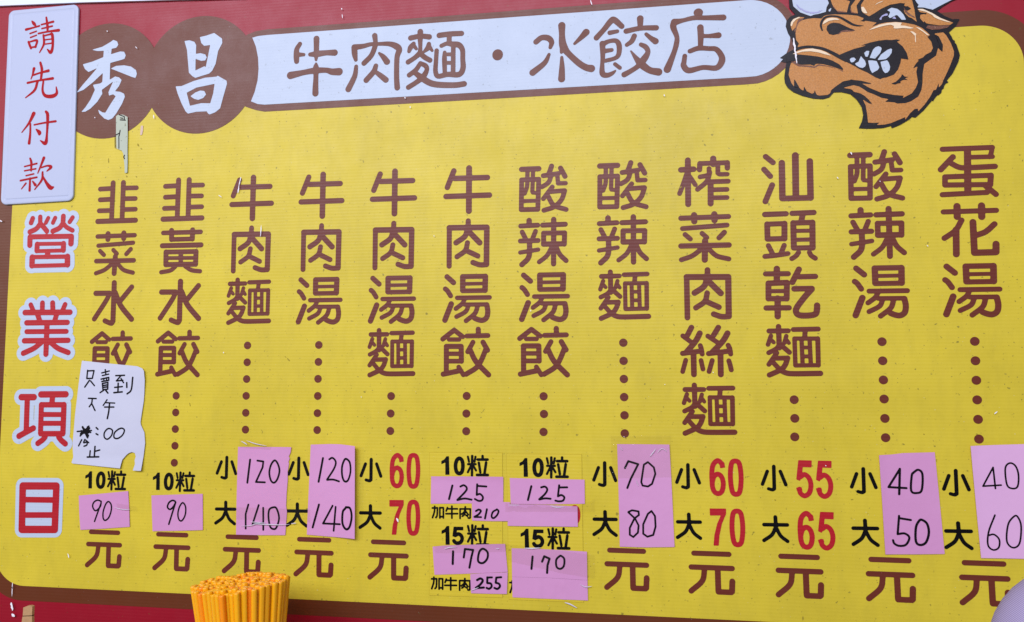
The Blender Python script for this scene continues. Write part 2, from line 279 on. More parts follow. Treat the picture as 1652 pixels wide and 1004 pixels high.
DATA = json.loads('''{"glyphs":{"jiu":[["l",-7.6,27,3.4,-7.8,-25.9,3.3],
["l",-27.2,19,3.1,-7.8,19.2,3.1],
["l",-26.7,3.7,3.1,-7.7,3.9,3.1],
["l",-27.6,-11.9,3.1,-7.8,-12,3],
["l",8.3,26.8,3.4,8.4,-25.7,3.3],
["l",9.5,19,3,28.7,18.7,3],
["l",10.1,4,3,27.6,3.6,3],
["l",9.8,-11.4,3,28.3,-11.5,3],
["l",-29.1,-27,3.4,29.1,-27.1,3.3]],"huang":[["l",-28.1,25.5,2.9,27.8,25.3,2.9],
["l",-15.7,28.5,3.3,-15.3,16,3.3],
["l",15.7,28.3,3.3,15.8,15.9,3.3],
["l",-15.3,16,2.9,15.8,15.9,2.9],
["l",-29,7.6,3.2,29,7.3,3.2],
["l",-23,-1.3,3,21.9,-1.7,3],
["l",-23,-1.3,3.3,-22.6,-18.8,3.3],
["l",21.9,-1.7,3.3,21.8,-19.1,3.3],
["l",-22.6,-18.8,3.2,21.8,-19.1,3.2],
["l",-22.7,-9.7,2.3,21.9,-10.4,2.3],
["l",-0.8,-1.8,3,-0.2,-19,3],
["s",-8.5,-22,2.7,-15.4,-26.9,2.7,-29.2,-29.1,2.7],
["s",6.3,-21.6,2.7,15.9,-27.2,2.7,28.7,-29,2.7]],"niu":[["l",-18.5,25.4,3.3,-27.1,3.9,3.3],
["l",-17.2,15.4,3.3,26.1,14.9,3.3],
["l",-28.8,-8.1,3.3,28.8,-8.3,3.3],
["l",1.8,28.2,3.6,1.7,-28.2,3.6]],"rou":[["l",0.3,29.1,3.1,0.1,20.5,3.1],
["l",-24.8,20.9,3.4,24.8,20,3.4],
["l",-24.8,20.9,3.1,-24.7,-29.1,3.1],
["l",24.8,20,3.4,24.4,-28,3.4],
["s",24.4,-27.6,3.1,21.9,-28.4,3.1,15.1,-28.2,3.1,6.7,-25.2,3.1],
["s",-0.6,19.1,3.3,-4.1,9.1,3.3,-15.7,1.1,3.3],
["l",1,15.4,3.4,15.5,0.3,3.4],
["s",-0.6,0.7,3,-3.6,-9.5,3,-14.4,-17.2,3],
["l",-0.5,-10.3,3.1,13,-16.8,3.1]],"shui":[["l",-0.1,28,3.5,0.2,-25.3,3.5],
["s",0.2,-25.3,3.2,-2.4,-28.3,3.2,-12.2,-24.7,3.2],
["l",-27.8,13.8,3.4,-6.7,13.6,3.3],
["s",-6.7,13.6,3.2,-11.3,3.7,3.2,-28.6,-22,3.2],
["l",26.8,21.7,3.3,10.2,2.6,3.3],
["s",2,14.2,3.5,11.3,-4.2,3.5,28.3,-22.9,3.5]],"jiao":[["l",-30.1,16.8,2.9,-15.1,28.2,2.9],
["l",-15.1,28.2,2.9,-3.8,19.7,2.8],
["l",-21.8,16.2,2.5,-8.6,16.1,2.5],
["l",-25.3,7.4,3,-5.8,7.3,3],
["l",-5.8,7.3,3,-5.4,-11.6,3],
["l",-25.3,7.4,3,-25.1,-26.6,3],
["l",-24.9,-2,2.5,-5.8,-2.1,2.5],
["l",-24.6,-11.5,2.7,-5.4,-11.6,2.7],
["l",-29.2,-28.1,3,-9.6,-24.1,3],
["l",-8.9,-19.1,2.7,-2.8,-28.9,2.7],
["l",16.4,29,3,16.7,20.7,3],
["l",1.6,20.5,2.8,29,20.9,2.8],
["l",9.6,12.5,2.8,2.7,0.4,2.8],
["l",22.7,12.4,3,28.5,2.3,3],
["s",26.3,3.3,3,20.3,-10.9,3,14.1,-19.9,3,0.8,-28.1,3],
["s",5.9,2.7,3.1,13.8,-12.4,3.1,29.9,-28.9,3.1]],"mian":[["l",-28.2,23.7,2.7,-6.1,23.8,2.6],
["l",-17.1,29,2.8,-16.8,3.4,2.8],
["l",-26.1,17.9,2.3,-29.8,7.4,2.3],
["l",-26,13.3,2,-23.1,10,2],
["l",-8.4,17.6,2.2,-10.9,9.3,2.2],
["l",-8.2,13,2,-5.7,9.2,2],
["s",-16.9,6.4,2.5,-20.8,2,2.5,-29.2,-2.4,2.5],
["l",-14.5,6.4,2.6,-5.4,-2,2.6],
["l",-19.8,-2.6,2.5,-29.4,-16.4,2.5],
["l",-21.6,-9,2.6,-7.6,-8.8,2.6],
["s",-7.6,-8.8,2.8,-10.6,-17,2.8,-16,-22.9,2.8,-29,-29,2.8],
["l",-25.2,-13,2.6,-16,-23.6,2.6],
["s",-16,-23.2,2.9,-10.3,-26.3,2.9,-1.5,-27.5,2.9,29.2,-27.1,2.9],
["l",-0.1,25.2,2.6,28.2,25.6,2.6],
["l",13.4,23.9,2.6,12.5,14.9,2.6],
["l",0.9,14.4,2.2,27.4,14.2,2.2],
["l",0.9,14.4,2.3,1.1,-17.4,2.3],
["l",27.4,14.2,2.5,27.2,-17.4,2.5],
["l",1.1,-17.7,2.2,27.2,-17.4,2.2],
["l",8.9,14.2,2.2,9.4,-17.2,2.2],
["l",18.1,14.1,2.2,18.7,-17.3,2.2],
["l",9.2,3.7,1.9,18.4,3.6,1.9],
["l",9.5,-7,2,18.7,-6.9,2],
["l",11.8,-16.5,0.8,17.4,-16.6,0.8]],"suan":[["l",-28.3,25.8,3.1,-6,25.7,3.1],
["l",-20.6,24.3,2.5,-20.9,12.2,2.5],
["l",-13.4,24,2.4,-13.8,11.9,2.4],
["l",-28.4,12.1,2.7,-6.1,12,2.7],
["l",-28.2,12,2.8,-28.8,-26.4,2.8],
["l",-6.1,12,2.8,-7.4,-26.7,2.8],
["l",-28.8,-26.7,2.8,-7.4,-27,2.8],
["l",-28.4,-15.6,2.3,-6.8,-15.8,2.2],
["s",-20.8,12.2,2.5,-21.3,2.9,2.5,-24.4,-5.8,2.5],
["l",-13.8,11.9,2.4,-14.4,-3.7,2.4],
["l",-14,-5.2,2.1,-7.4,-5.9,2.1],
["s",10.5,28.4,2.9,8.1,21.6,2.9,6,16.8,2.9],
["l",-0.3,16.3,2.8,19.1,18.3,2.8],
["l",21.9,25.3,2.9,27.6,14.4,2.9],
["s",10.1,17.3,2.7,6.6,7.5,2.7,-1.8,1.9,2.7],
["l",17.7,17,2.5,18.7,5.6,2.5],
["l",18.7,5.6,2.5,28.3,5.5,2.5],
["l",11.3,1.4,2.7,-0.2,-13.5,2.7],
["l",9.5,-4.7,2.7,27.1,-3.9,2.6],
["s",27.1,-4.2,2.8,22.8,-15.8,2.8,13.1,-24.6,2.8,0.4,-28.5,2.8],
["s",5.7,-10.2,2.8,13.1,-22.5,2.8,28.8,-28.4,2.8]],"la":[["l",-17.8,28.1,3.2,-17.8,22.1,3.2],
["l",-28.7,21.3,2.8,-6.8,21.8,2.8],
["l",-26.8,13.5,2.8,-21.8,3.5,2.8],
["l",-9.6,14,2.7,-13.4,4.7,2.7],
["l",-29.1,2,2.8,-6.4,2.1,2.8],
["l",-29.3,-12.8,2.4,-6.3,-9.6,2.4],
["s",-17.3,1.2,3.1,-18.2,-18.4,3.1,-27.2,-28.4,3.1],
["l",13.7,28.5,3.1,13.3,-28.3,3],
["l",-0.4,21.6,2.9,28.4,21.9,2.9],
["l",0.8,11.3,2.8,27.5,10.9,2.8],
["l",0.8,11.3,2.9,0.7,-2.8,2.9],
["l",27.5,10.9,2.9,27,-3.5,2.9],
["l",0.7,-2.8,3.1,27,-3.1,3],
["s",11.2,-6.6,2.6,4.9,-17.6,2.6,-5,-25.5,2.6],
["s",16.7,-6.7,2.8,21.4,-16.6,2.8,29.2,-24.5,2.8]],"zha":[["l",-18.7,27.3,3.3,-19.2,-28,3.3],
["l",-27.3,15.6,3.2,-11.9,15.8,3.2],
["s",-20.3,10.6,2.6,-24.6,-1.9,2.6,-29.4,-14.3,2.6],
["l",-16.3,6.2,2.5,-10.2,-3.9,2.5],
["l",12,28.1,3.4,11.9,21.1,3.4],
["l",-4.2,22.5,2.7,28.8,22.2,2.7],
["l",-4.2,22.5,2.9,-4.7,14.8,2.9],
["l",28.8,22.2,2.9,28.7,15.5,2.9],
["l",17.5,21.5,2.6,17.2,9.7,2.6],
["s",17.3,10.4,2.5,19.2,8.2,2.5,28.5,7.8,2.4],
["s",6.7,15.7,2.6,5.9,8.1,2.6,-4.2,5.7,2.6],
["s",7.5,10.8,2.7,3.7,-0.2,2.7,-7.5,-9.8,2.7],
["l",8.3,-1.8,3.3,7.8,-28.2,3.3],
["l",7,-0.8,2.7,29.3,-1,2.7],
["l",8.2,-11,2.6,27.7,-11.2,2.6],
["l",8,-21,2.6,27.5,-21.3,2.6]],"cai":[["l",-28.2,24.3,2.9,28.9,24.6,2.8],
["l",-12.2,27.8,3.4,-12.1,19.9,3.4],
["l",12.1,28.1,3.4,12.2,20.5,3.4],
["l",-26.5,11.3,2.7,26.9,14.1,2.7],
["l",-23.5,3.8,2.7,-17.3,-1.9,2.7],
["l",-3,4.6,2.7,2.5,-0.6,2.7],
["l",23.6,5.2,2.8,17.1,-1.5,2.8],
["l",-28.7,-10.4,3,28.8,-10.6,3],
["l",0.4,-4.7,3.4,-0.4,-28.1,3.4],
["s",-4.5,-14.9,2.7,-15.3,-22.9,2.7,-28.5,-27.5,2.7],
["s",4.9,-15.2,2.7,14,-23.7,2.7,28.2,-27.8,2.7]],"si":[["l",-17.4,28.7,3,-22.3,19.3,3],
["l",-27.9,18.5,2.6,-17.3,10.2,2.6],
["s",-7.6,21.5,3.2,-12.9,11.7,3.2,-24.2,-1.8,3.2],
["l",-28.5,-2.9,2.8,-5.8,0,2.8],
["s",-7.3,6.5,2.6,-6.1,2.6,2.6,-5.2,-3.8,2.6],
["l",-15.5,-4.1,3.2,-15.4,-28.5,3.1],
["l",-24.9,-11.2,2.5,-28.8,-25.1,2.5],
["s",-6.7,-11.6,2.5,-5.7,-16.9,2.5,-4.6,-22.1,2.5],
["l",14.5,28.4,3,8.9,19.1,3],
["l",1.9,18,2.6,13.4,10,2.6],
["s",25.2,21.2,3.2,19.3,11.5,3.2,6.6,-1.9,3.2],
["l",2.4,-3.3,2.8,26.3,-0.4,2.8],
["s",25.7,6.6,2.7,27.5,2.5,2.6,28.4,-3.9,2.6],
["l",16.4,-4.2,3.2,16.3,-28.5,3.2],
["l",6.5,-11.7,2.6,2.6,-25,2.6],
["s",26.1,-12.1,2.6,27.4,-16.9,2.6,28.7,-23,2.6]],"shan":[["l",-24.8,27.6,3,-16.3,19.9,3],
["l",-27.1,11.9,3,-19.9,3,3],
["l",-17.9,-8,3.1,-26.4,-28,3.1],
["l",-6,18.9,3.5,-6.4,-24.8,3.5],
["l",10,27.5,3.7,9.3,-24.7,3.6],
["l",26.6,19.5,3.5,26.3,-25.3,3.5],
["l",-6.4,-25.1,3.2,26.3,-25.3,3.2]],"tou":[["l",-28,27.1,3,-3.3,27.2,2.9],
["l",-25.6,15.1,2.8,-5.4,15.2,2.8],
["l",-25.6,15.1,3.1,-25.6,-3,3.1],
["l",-5.4,15.2,3.2,-5.9,-3.2,3.2],
["l",-25.6,-3.2,2.9,-5.9,-3.2,2.9],
["l",-24.8,-11.3,2.7,-20.3,-21.1,2.7],
["l",-6.4,-11.4,2.7,-10.5,-21.3,2.7],
["s",-29.1,-24.4,2.7,-16.2,-23.3,2.7,-2.3,-21.5,2.6],
["l",3.9,27.4,2.9,28.9,27.7,2.9],
["l",16.1,26,3.1,14.1,17.4,3.1],
["l",4.5,15.6,2.9,26.9,15.6,2.9],
["l",4.8,15.6,3.2,4.7,-14.5,3.2],
["l",26.9,15.6,3.2,26.3,-15.1,3.2],
["l",4.7,-15,2.8,26.3,-15.1,2.8],
["l",5,5.9,2.1,26.6,5.6,2.1],
["l",4.7,-5,2.2,26.3,-5.1,2.2],
["s",10,-20.4,2.6,6.9,-24.6,2.6,2,-27.8,2.6],
["s",22.5,-20.7,2.6,24.4,-24.6,2.6,29,-28,2.6]],"gan":[["l",-16,28.8,3.4,-16.4,12.3,3.4],
["l",-29.2,22.8,2.8,-3,22.5,2.8],
["l",-26.2,11.3,3.1,-4.7,11.8,3.1],
["l",-26.2,11.3,3.1,-26.6,-7.3,3.1],
["l",-4.7,11.8,3.1,-5.5,-7.7,3.1],
["l",-26.6,-7.3,2.9,-5.5,-7.7,2.9],
["l",-26.4,1.7,2.2,-5.2,1.6,2.2],
["l",-29.5,-18.6,2.9,-3.1,-18.7,2.9],
["l",-16,-7.2,3.4,-16.4,-28.8,3.4],
["l",9.5,27.5,3.2,1.6,12.2,3.2],
["l",9.3,18.5,2.9,28.1,18.6,2.9],
["l",3.5,4.1,3.1,23.8,4.1,3],
["s",23.5,3.3,3.3,15,-6.2,3.3,6.2,-18,3.3,4.9,-23.9,3.3,8.8,-27.8,3.3,20,-28.2,3.3,27.1,-26.4,3.3,28.8,-21.2,3.3,29.1,-16.3,3.3]],"dan":[["l",-26.6,28.1,2.8,27.6,27.8,2.7],
["s",27.6,27.8,2.4,26.2,21.1,2.4,24.3,16.6,2.4],
["l",1,17.2,2.5,27.4,16.8,2.4],
["l",0.7,26.8,3.6,-0.9,-21.6,3.6],
["l",-15.6,18.4,3,-29.4,3.8,3.1],
["s",-18,10.9,2.9,-9.2,5.7,2.9,0.5,4.8,2.9,29.6,5.1,2.9],
["l",-25.2,-5.2,2.8,24.8,-5.3,2.7],
["l",-25.2,-5.2,2.8,-25.5,-14.6,2.8],
["l",24.8,-5.3,2.9,23.6,-16.5,2.9],
["l",-25.5,-14.9,2.8,23.6,-16.2,2.7],
["l",-28.8,-26.3,2.8,19.8,-25.4,2.7],
["l",18.7,-17.8,2.9,29.2,-28,2.9]],"hua":[["l",-28.5,22,2.7,28.8,22,2.7],
["l",-13.4,28.2,3.6,-13.6,15.9,3.6],
["l",13.2,28,3.6,12.9,15,3.6],
["s",-9.1,11.5,2.9,-16.2,-0.3,2.9,-28.6,-9.2,2.9],
["l",-15.5,0.5,3.4,-16.4,-28.4,3.4],
["l",3.1,8.9,3.4,3.2,-26.9,3.4],
["l",3.2,-27.2,3.4,25.7,-27.1,3.4],
["l",26.4,-26.8,3.5,26.8,-17.6,3.5],
["s",26.2,5.9,3,16.5,-2.7,3,5.4,-6.9,3]],"tang":[["l",-26.5,28.4,3.1,-17.8,20.7,3.1],
["s",-28.7,12.7,2.9,-25.8,10.2,2.9,-21.6,3.7,2.9],
["l",-20.7,-6.9,3.3,-28.9,-27.6,3.3],
["l",-6.1,28.2,2.9,24,28.1,2.9],
["l",-5.7,27.9,3.3,-5.7,10.3,3.2],
["l",24,27.9,3.3,23.6,10.1,3.3],
["l",-5.8,9.8,2.7,23.6,9.8,2.7],
["l",-5.6,18.8,2.1,23.9,18.8,2],
["l",-12.9,0.9,2.6,29.5,0.8,2.6],
["s",-3.4,-1.7,2.6,-6.5,-6.9,2.6,-14.6,-13,2.6],
["l",-3.2,-7.9,2.4,26.3,-8.1,2.4],
["s",25.9,-8.7,3.1,27.2,-17.1,3.1,25.7,-24.9,3.1,20.7,-28.3,3.1,15,-27.6,3.1,10.2,-25.6,3.1],
["s",1.7,-9.7,2.6,-1.9,-17.1,2.6,-13.7,-23.4,2.6],
["s",14,-9.9,2.7,10.4,-19.5,2.7,-1.1,-28.8,2.7]],"yuan":[["l",-20.2,22.2,2.7,20.5,22.2,2.7],
["l",-23.5,5.9,2.8,23.9,5.9,2.8],
["s",-8.1,3.4,2.9,-10.9,-9.8,2.9,-24,-22,2.9],
["l",7.2,4,3.1,7.5,-20.6,3.1],
["l",7.5,-21.8,2.9,22.4,-21.8,2.9],
["l",23.2,-20.8,3.1,23.8,-9.2,3.1]],"t_niu":[["s",-22.1,32.6,2.6,-26.5,25.1,3.2,-26.8,15.7,3.7,-26.4,8.4,3.2],
["l",-25.8,17.7,3.2,-16.2,17.1,1.9],
["s",1.6,38.2,3.8,1.8,27.3,3.4,1.8,16.9,3.2,1.6,8.6,1.5],
["s",-7.1,16.7,2.4,3.1,16.8,4,15.8,17.5,3.3,28,16.9,4],
["s",1.7,3.4,1.2,1.6,-3.8,4,1.9,-14.1,3.1,1.6,-29.6,3.7,1.7,-38,4],
["s",-34.8,-10.8,4.8,-15.6,-7.9,3.4,0.3,-6.3,3.9,16.3,-6.8,3.2,24.8,-9.4,4.1,34.8,-10,4.8]],"t_rou":[["s",0.8,36.8,3.4,2,28,2.7,1.7,22.9,3.1,-3.5,9.9,3.1,-13.7,-0.2,3.2],
["s",-27.1,22.8,3.7,-15.1,23.5,2.9,-4.7,25.4,2.4,5.7,25.1,2.1,21.2,24.1,2.9,31,20.1,3.9,35.2,14.9,3.7,32.3,4.4,3.2,32,-21,3.2,33.1,-36.7,3.5],
["s",-27.7,22.8,3.7,-27,13.5,3.6,-25.3,5.2,2.2],
["s",-24.6,-4.1,2.3,-26.5,-17.3,3.2,-35.1,-34.7,3.8],
["s",7.4,12.2,1.3,13.2,6.7,3.1,18.4,-0.3,3.9],
["s",3,-4.9,2.8,-0,-12.8,3.3,-10.2,-23.9,3.4],
["s",1,-11.9,2.1,9.4,-18.5,3.2,17.2,-25.1,3.6]],"t_mian":[["s",-22,37.9,3.5,-22.1,28.2,3.1,-21.8,16,2.3,-22.2,7.9,3.4],
["s",-35.2,30.2,3.2,-21.9,31.8,3,-9.7,29.9,3.3],
["s",-31,22.3,2.3,-35.1,17.5,3.1,-37.3,12,2.1],
["l",-31,19.7,2.5,-27.4,14.9,1.8],
["s",-10.1,20.3,2.5,-11.1,15.3,3.3,-16.7,10.1,1.5],
["l",-10.1,17.3,2.8,-5.5,10.9,1.5],
["s",-22.2,8.5,3.4,-29.8,2.4,2.8,-38.4,-2.6,3],
["s",-22.2,8.5,3,-15.6,2.4,3.1,-8.4,-2.1,3],
["s",-21.6,-5.3,2.5,-27.6,-14,2.9,-36.7,-20.5,2.9],
["s",-21.6,-5.3,2.5,-14.4,-9.3,2.9,-12.6,-14.9,2.7,-17.4,-23.7,3.5,-26.4,-30.7,3,-37.6,-37.1,3],
["s",-28.6,-18,2.8,-20.4,-24.5,3.8,-9.2,-32.3,3.8,3,-36,3.7,25,-37.9,3.5,38,-37,3.4],
["s",4,31,3.3,18.6,31.9,3.2,34.2,31.5,3.1],
["l",17.6,30.5,3,17.5,19.4,3],
["s",7.1,16.6,2.4,14.6,19.1,2.5,22.7,17.5,3.5,30.7,16,3.5,35.6,9.1,3,36,-3,2.9,36.4,-16.1,3.3,31,-23.9,3.3,15.9,-22.8,3.1,2.9,-24.5,2.9,-0.7,-17.7,2.8,-0.3,-5.6,2.6,0.6,10.5,2.6],
["l",23.2,17,2.7,23.1,-21.2,2.8],
["s",11.5,7.2,2.1,11.3,-2.4,2.9,11.9,-20.5,2.5],
["l",11.7,4.6,2.1,22.8,3.9,2.2],
["l",11.8,-6.9,2.1,22.9,-7.7,2.2]],"t_dot":[["l",-0,0.4,6.6,0,-0.4,6.6]],"t_shui":[["s",-33.6,15.9,3.2,-26.3,20.9,3.2,-17.6,19.7,3.5,-13.3,14,3.1,-15,7.2,2],
["s",-16.7,-2.1,1.7,-22.6,-13,3,-38.1,-24.8,3.9],
["s",-0,35.3,4.3,0.2,23.9,3.5,0.6,14,4.2,2.5,6,4.7,8.2,-2.3,3.6,21.5,-15.9,3.7,30.9,-22.4,3.9,37.6,-24.2,4.4],
["l",-0.3,14.1,2.4,-0.6,-0.2,1.7],
["s",-0.2,-7.1,1.6,-0,-20.4,3.1,-0.6,-35.5,4.1],
["s",31.3,24.1,4.1,25.5,18.2,3,16.4,10,1.4]],"t_jiao":[["s",-39.3,14.4,3.2,-29.8,24.5,3,-21.2,34.7,3.5,-16.4,36.3,3.6,-7.1,27.3,3.1],
["l",-22.3,19.8,2.6,-12.8,21.1,2.1],
["s",-31.8,5.1,3.2,-24.2,8.5,2.4,-14.8,8.8,2.6,-10.7,2.6,3,-11.3,-9,2.7,-16,-14,2.3,-28.2,-16.6,2.2],
["s",-31.8,6.1,3.4,-31.5,-10.6,2.6,-32.2,-20.2,2.3,-32.2,-32.9,3.2,-26.5,-35.7,2.9,-20,-33.7,2.2,-15.7,-30.5,0.8],
["l",-30,-3.8,2.7,-20.1,-3,2.1],
["l",-16.1,-21.8,2.1,-10.1,-27,2.2],
["l",16.3,35.7,3.8,16.2,25.5,2.9],
["s",-1.6,20.4,3,16.6,23,2.8,36.1,22.1,3.1],
["s",8.6,13.4,2.9,5.3,6.8,2.8,-0.9,2.4,2.2],
["s",23.5,14.7,1.9,29.4,9,2.7,34.9,4.7,3.7],
["s",16.8,1.6,2.3,22.8,-2.2,2.9,25.3,-9.1,2.8,19.8,-18.4,4,12.3,-26.6,2.9,3.9,-31.9,2.8,-4.6,-36.2,3.2],
["s",4.2,-6.2,0.7,10.6,-15.9,2.7,17,-24,4.4,27,-32.4,3.8,38.1,-35.5,4.4]],"t_dian":[["l",4.9,35.6,5.5,5.4,29.8,3.1],
["s",-24.8,25.8,4.1,-14.2,27.4,2.4,-0.5,29.7,2.7,13.1,28.7,2.7,35.2,27.5,3.4],
["s",-24.8,26.2,3.8,-26.3,19.6,3.5,-22.1,6.7,2.6,-22.8,-2.8,2.9,-26.5,-15.1,2.9,-34.5,-34.7,4.2],
["s",7,16.7,3.6,7.3,6.6,3.4,6.8,-6.8,2.7],
["s",9.1,5.5,2.3,17.2,4.9,2.2,28.9,5,3.4],
["s",-6.3,-13.1,2.5,4.2,-10,2.8,16.9,-11.3,2.6,25.9,-12.9,2.9,32,-21.9,3.3,31.9,-29.5,3.7,25.4,-36.7,3.1,9.2,-35.1,2.7,-8,-37.9,3.3,-14.1,-31.7,3.3,-13.8,-26.5,2.7,-12.7,-18.9,2.5]],"n_xiu":[["p",-25.5,46,-9.2,49.3,3.1,55.3,7.9,58.3,13.9,55.7,16,50.5,12.8,46.3,5.8,45.4,5.1,37.4,19.2,40.5,25.5,39.7,28.3,34.4,26.7,29.5,22.9,28.3,4.4,24.7,4.7,0.2,13.1,4.4,19.3,2.6,23.4,-1.3,19.9,-9.7,13.7,-17.2,21.8,-18.4,28.1,-21.6,29.5,-26,25.6,-35.8,17,-49.6,11.1,-56.5,5,-58.3,-1.3,-55.8,-9.4,-48.2,-11.7,-42.3,-4.8,-46.7,-0.1,-47.6,7.1,-36.2,15.1,-24.5,11.1,-21.4,4.7,-22.9,3.5,-18,10.3,-2.6,1.2,-8.6,-7.1,-13.8,-6,-19.6,-13.3,-30.7,-23.8,-40.2,-31.4,-44.1,-38,-44.5,-31.7,-37.6,-24.4,-27.2,-18,-13.2,-21.5,-5.7,-9.9,-4.3,-6.8,-2.3,-6.6,10.7,-20.9,-1.4,-36.1,-12.1,-46.9,-15.5,-36.5,-3.4,-26,7.6,-15.9,18.5,-29.4,13.6,-35.2,18.3,-39,25.5,-23.9,28.5,-6.9,33.9,-6.5,43.3,-16.7,43.6],
["p",5.6,16.4,13.9,19.8,26.3,19.8,37.2,17.3,45.1,11.7,46.9,5.9,44.8,0.3,39.4,2,23.7,8.8]],"n_chang":[["p",-27.5,49.5,-20,50.1,-12.4,47.3,-9.5,42.5,-9.5,29.7,-2.8,30.4,4.7,28.1,7.1,23.6,5,19.5,-0.9,19.2,-9.7,22.6,-9.4,5.9,3.8,11.1,6.1,10,11.8,41.1,2.8,40.5,-1.8,44.8,-4.3,53.6,5.3,55,17.2,58,29.3,49,29.8,42.6,23.9,31.7,20.8,13.6,15.9,4,11.6,0.3,-9.1,-4.6,-13.7,-1.9,-19.1,3.4,-21.1,19.1,-23.2,36.3],
["p",-38.7,-15,-29.7,-15.1,-11.9,-9.1,5.8,-5.3,22.9,-4.9,24.3,-3.6,37.8,-11.5,38.7,-15.7,33.4,-35,29.5,-50.2,22.3,-55.4,14.2,-58,12,-56.9,9.6,-53.3,-5.9,-53.1,-18.5,-55,-22.4,-51.5,-28.8,-39.9,-35.3,-25.4],
["P",-21.5,-25.1,-7.1,-18.6,20.2,-14.9,18.5,-28.5,14.5,-42.3,1.1,-41.3,-15.9,-44.1],
["p",-15.7,-30.5,-8.4,-25.5,-1,-23.2,5,-24.2,7.8,-29.3,3.8,-34,-3.5,-36.4,-9.6,-34.6]],"s_qing":[["s",-17.7,23,0.8,-14.3,19.1,2.2,-11.3,15.9,0.9],
["s",-26.7,11.1,1.7,-16.3,12.9,1.1,-5.2,15,1.1],
["l",-19.9,4.7,0.9,-9.6,7.4,0.8],
["l",-18.8,-1.3,0.9,-9.3,1.4,0.8],
["s",-21.7,-7.7,1.4,-19.4,-13,1.5,-17.1,-17.6,1.4],
["s",-20,-7.8,0.9,-8.1,-6.5,1.5,-10,-16.2,1.4],
["l",-18,-16.4,1.1,-9.2,-15.7,1.1],
["s",5.4,26.9,1.1,8,13.7,1.8,8.4,6.3,1.2],
["l",-2.1,16.7,0.9,17,19.7,1.5],
["l",-0.9,10.7,0.9,15.7,13.2,1.1],
["s",-6.2,3.7,1.1,9.7,5.5,1.2,26.4,6.2,2],
["s",2,0.9,1.2,3.5,-12.4,1.5,-2.8,-24.9,0.6],
["s",2,-0.6,1.1,11.6,1,1.1,16.4,0.2,2,18,-16.4,1.7,15.3,-25.7,2.3,9.5,-20.9,0.6],
["l",3.2,-6.5,0.8,16.7,-6,0.8],
["l",2.7,-13.1,0.8,17,-12.2,0.8]],"s_xian":[["s",-4.4,26,1.5,-1.4,15.5,1.8,-2.2,1,1.5],
["s",-14.3,17.8,2,-16,9.1,1.1,-18.3,2.7,0.6],
["s",-14.6,8.3,1.2,-3.6,11,1.1,9.1,13.1,2],
["s",-23.6,-2.8,1.4,-4.6,-0.3,1.2,16.8,1.3,1.8],
["s",-7.7,-2.3,1.7,-11.8,-14.5,1.7,-25.7,-24.6,0.6],
["s",1.9,-2.2,1.2,1.3,-15.3,1.5,6.2,-23.5,2.1,17.4,-24.9,2.6,24.3,-21,2,23,-11.5,0.5]],"s_fu":[["s",-9.5,21.7,2.7,-16.2,8.6,1.6,-27.3,-5,0.5],
["s",-14.1,7,1.1,-13.6,-7.9,1.4,-14.6,-21.3,2],
["s",-7.8,5.2,0.9,8.5,7.3,1.1,26.4,8.6,1.4],
["s",10.1,23.6,1.6,13.2,17.5,2.2,13.4,-9.3,1.4,11.7,-22.5,2.6,3.3,-18.4,0.5],
["s",-4.1,-1.7,0.8,1,-6.4,2.7,1.2,-9,1.6]],"s_kuan":[["s",-12.8,23.2,1.1,-10.5,17.2,1.6,-10.2,5.3,1.1],
["l",-21.2,11.7,0.8,-1.7,15.3,1.1],
["l",-20.8,5.5,0.8,-2.9,7.7,0.9],
["l",-18,-1.7,0.8,-5.8,0.4,0.9],
["l",-26.6,-8.5,1.1,-0.6,-4.7,1.1],
["l",-11.2,-5.7,1.2,-11.1,-23.4,1.6],
["l",-17.7,-12.8,1.1,-24.3,-20.7,0.5],
["l",-6.9,-10.3,0.8,-2.5,-15.6,2],
["s",9.3,22.9,2,5.7,13.5,1.4,0.7,1.2,0.6],
["s",6,9.1,0.9,15.6,11.3,1.1,21.4,9.1,2,15.2,3.5,0.6],
["s",8.3,2.3,1.2,7.7,-8.7,1.5,-3,-22.3,0.6],
["s",8.5,-2.8,0.8,15.3,-13.4,1.9,22.1,-20.7,2.8,26.9,-20,0.8]],"h_ying":[["l",-30,33.3,3.4,-32.3,27,3.4],
["l",-18.1,35.1,3.2,-17.6,24.4,3.1],
["s",-17.4,25.5,3.5,-23.5,18.2,3.5,-33.6,14,3.5],
["s",-17.4,25.5,3.5,-11.8,20,3.5,-6.5,14.3,3.5],
["l",-5.2,33.1,2.8,-8.6,26.5,2.8],
["l",5.8,32.9,2.9,2.6,26.1,2.9],
["l",18.6,34.9,3.5,18.5,24.3,3.5],
["s",18.5,24.9,3.5,13,18.1,3.5,2.9,14,3.5],
["s",18.5,24.9,3.1,24.7,18.9,3.1,34,14.1,3.1],
["l",33.3,32.6,3,29,26.4,3],
["l",-33,6.8,3.5,32.3,5.9,3.4],
["l",-32.9,6.2,3.8,-32.6,-5.2,3.8],
["l",32.6,5.4,4,32.5,-4.6,4],
["l",-21.2,-3.7,2.6,21.1,-4.3,2.6],
["l",-20.8,-4.2,3.7,-20.9,-13.2,3.7],
["l",20.9,-4.3,3.7,21,-13.6,3.7],
["l",-20.9,-14,2.6,21,-14,2.6],
["l",-3.7,-15.3,4,-3.4,-21.6,4],
["l",-28.5,-22.3,2.9,28.8,-22.9,2.9],
["l",-27.8,-22.6,4.1,-27.6,-34.3,4.1],
["l",27.9,-22.9,4.1,28.5,-34.2,4.1],
["l",-27.5,-35,2.8,28.5,-35,2.8]],"h_ye":[["l",-26.9,33.8,3.3,-21,22.7,3.3],
["l",-8.5,36.1,3.5,-8.1,22.5,3.5],
["l",7.5,35.9,3.6,8.8,22.3,3.6],
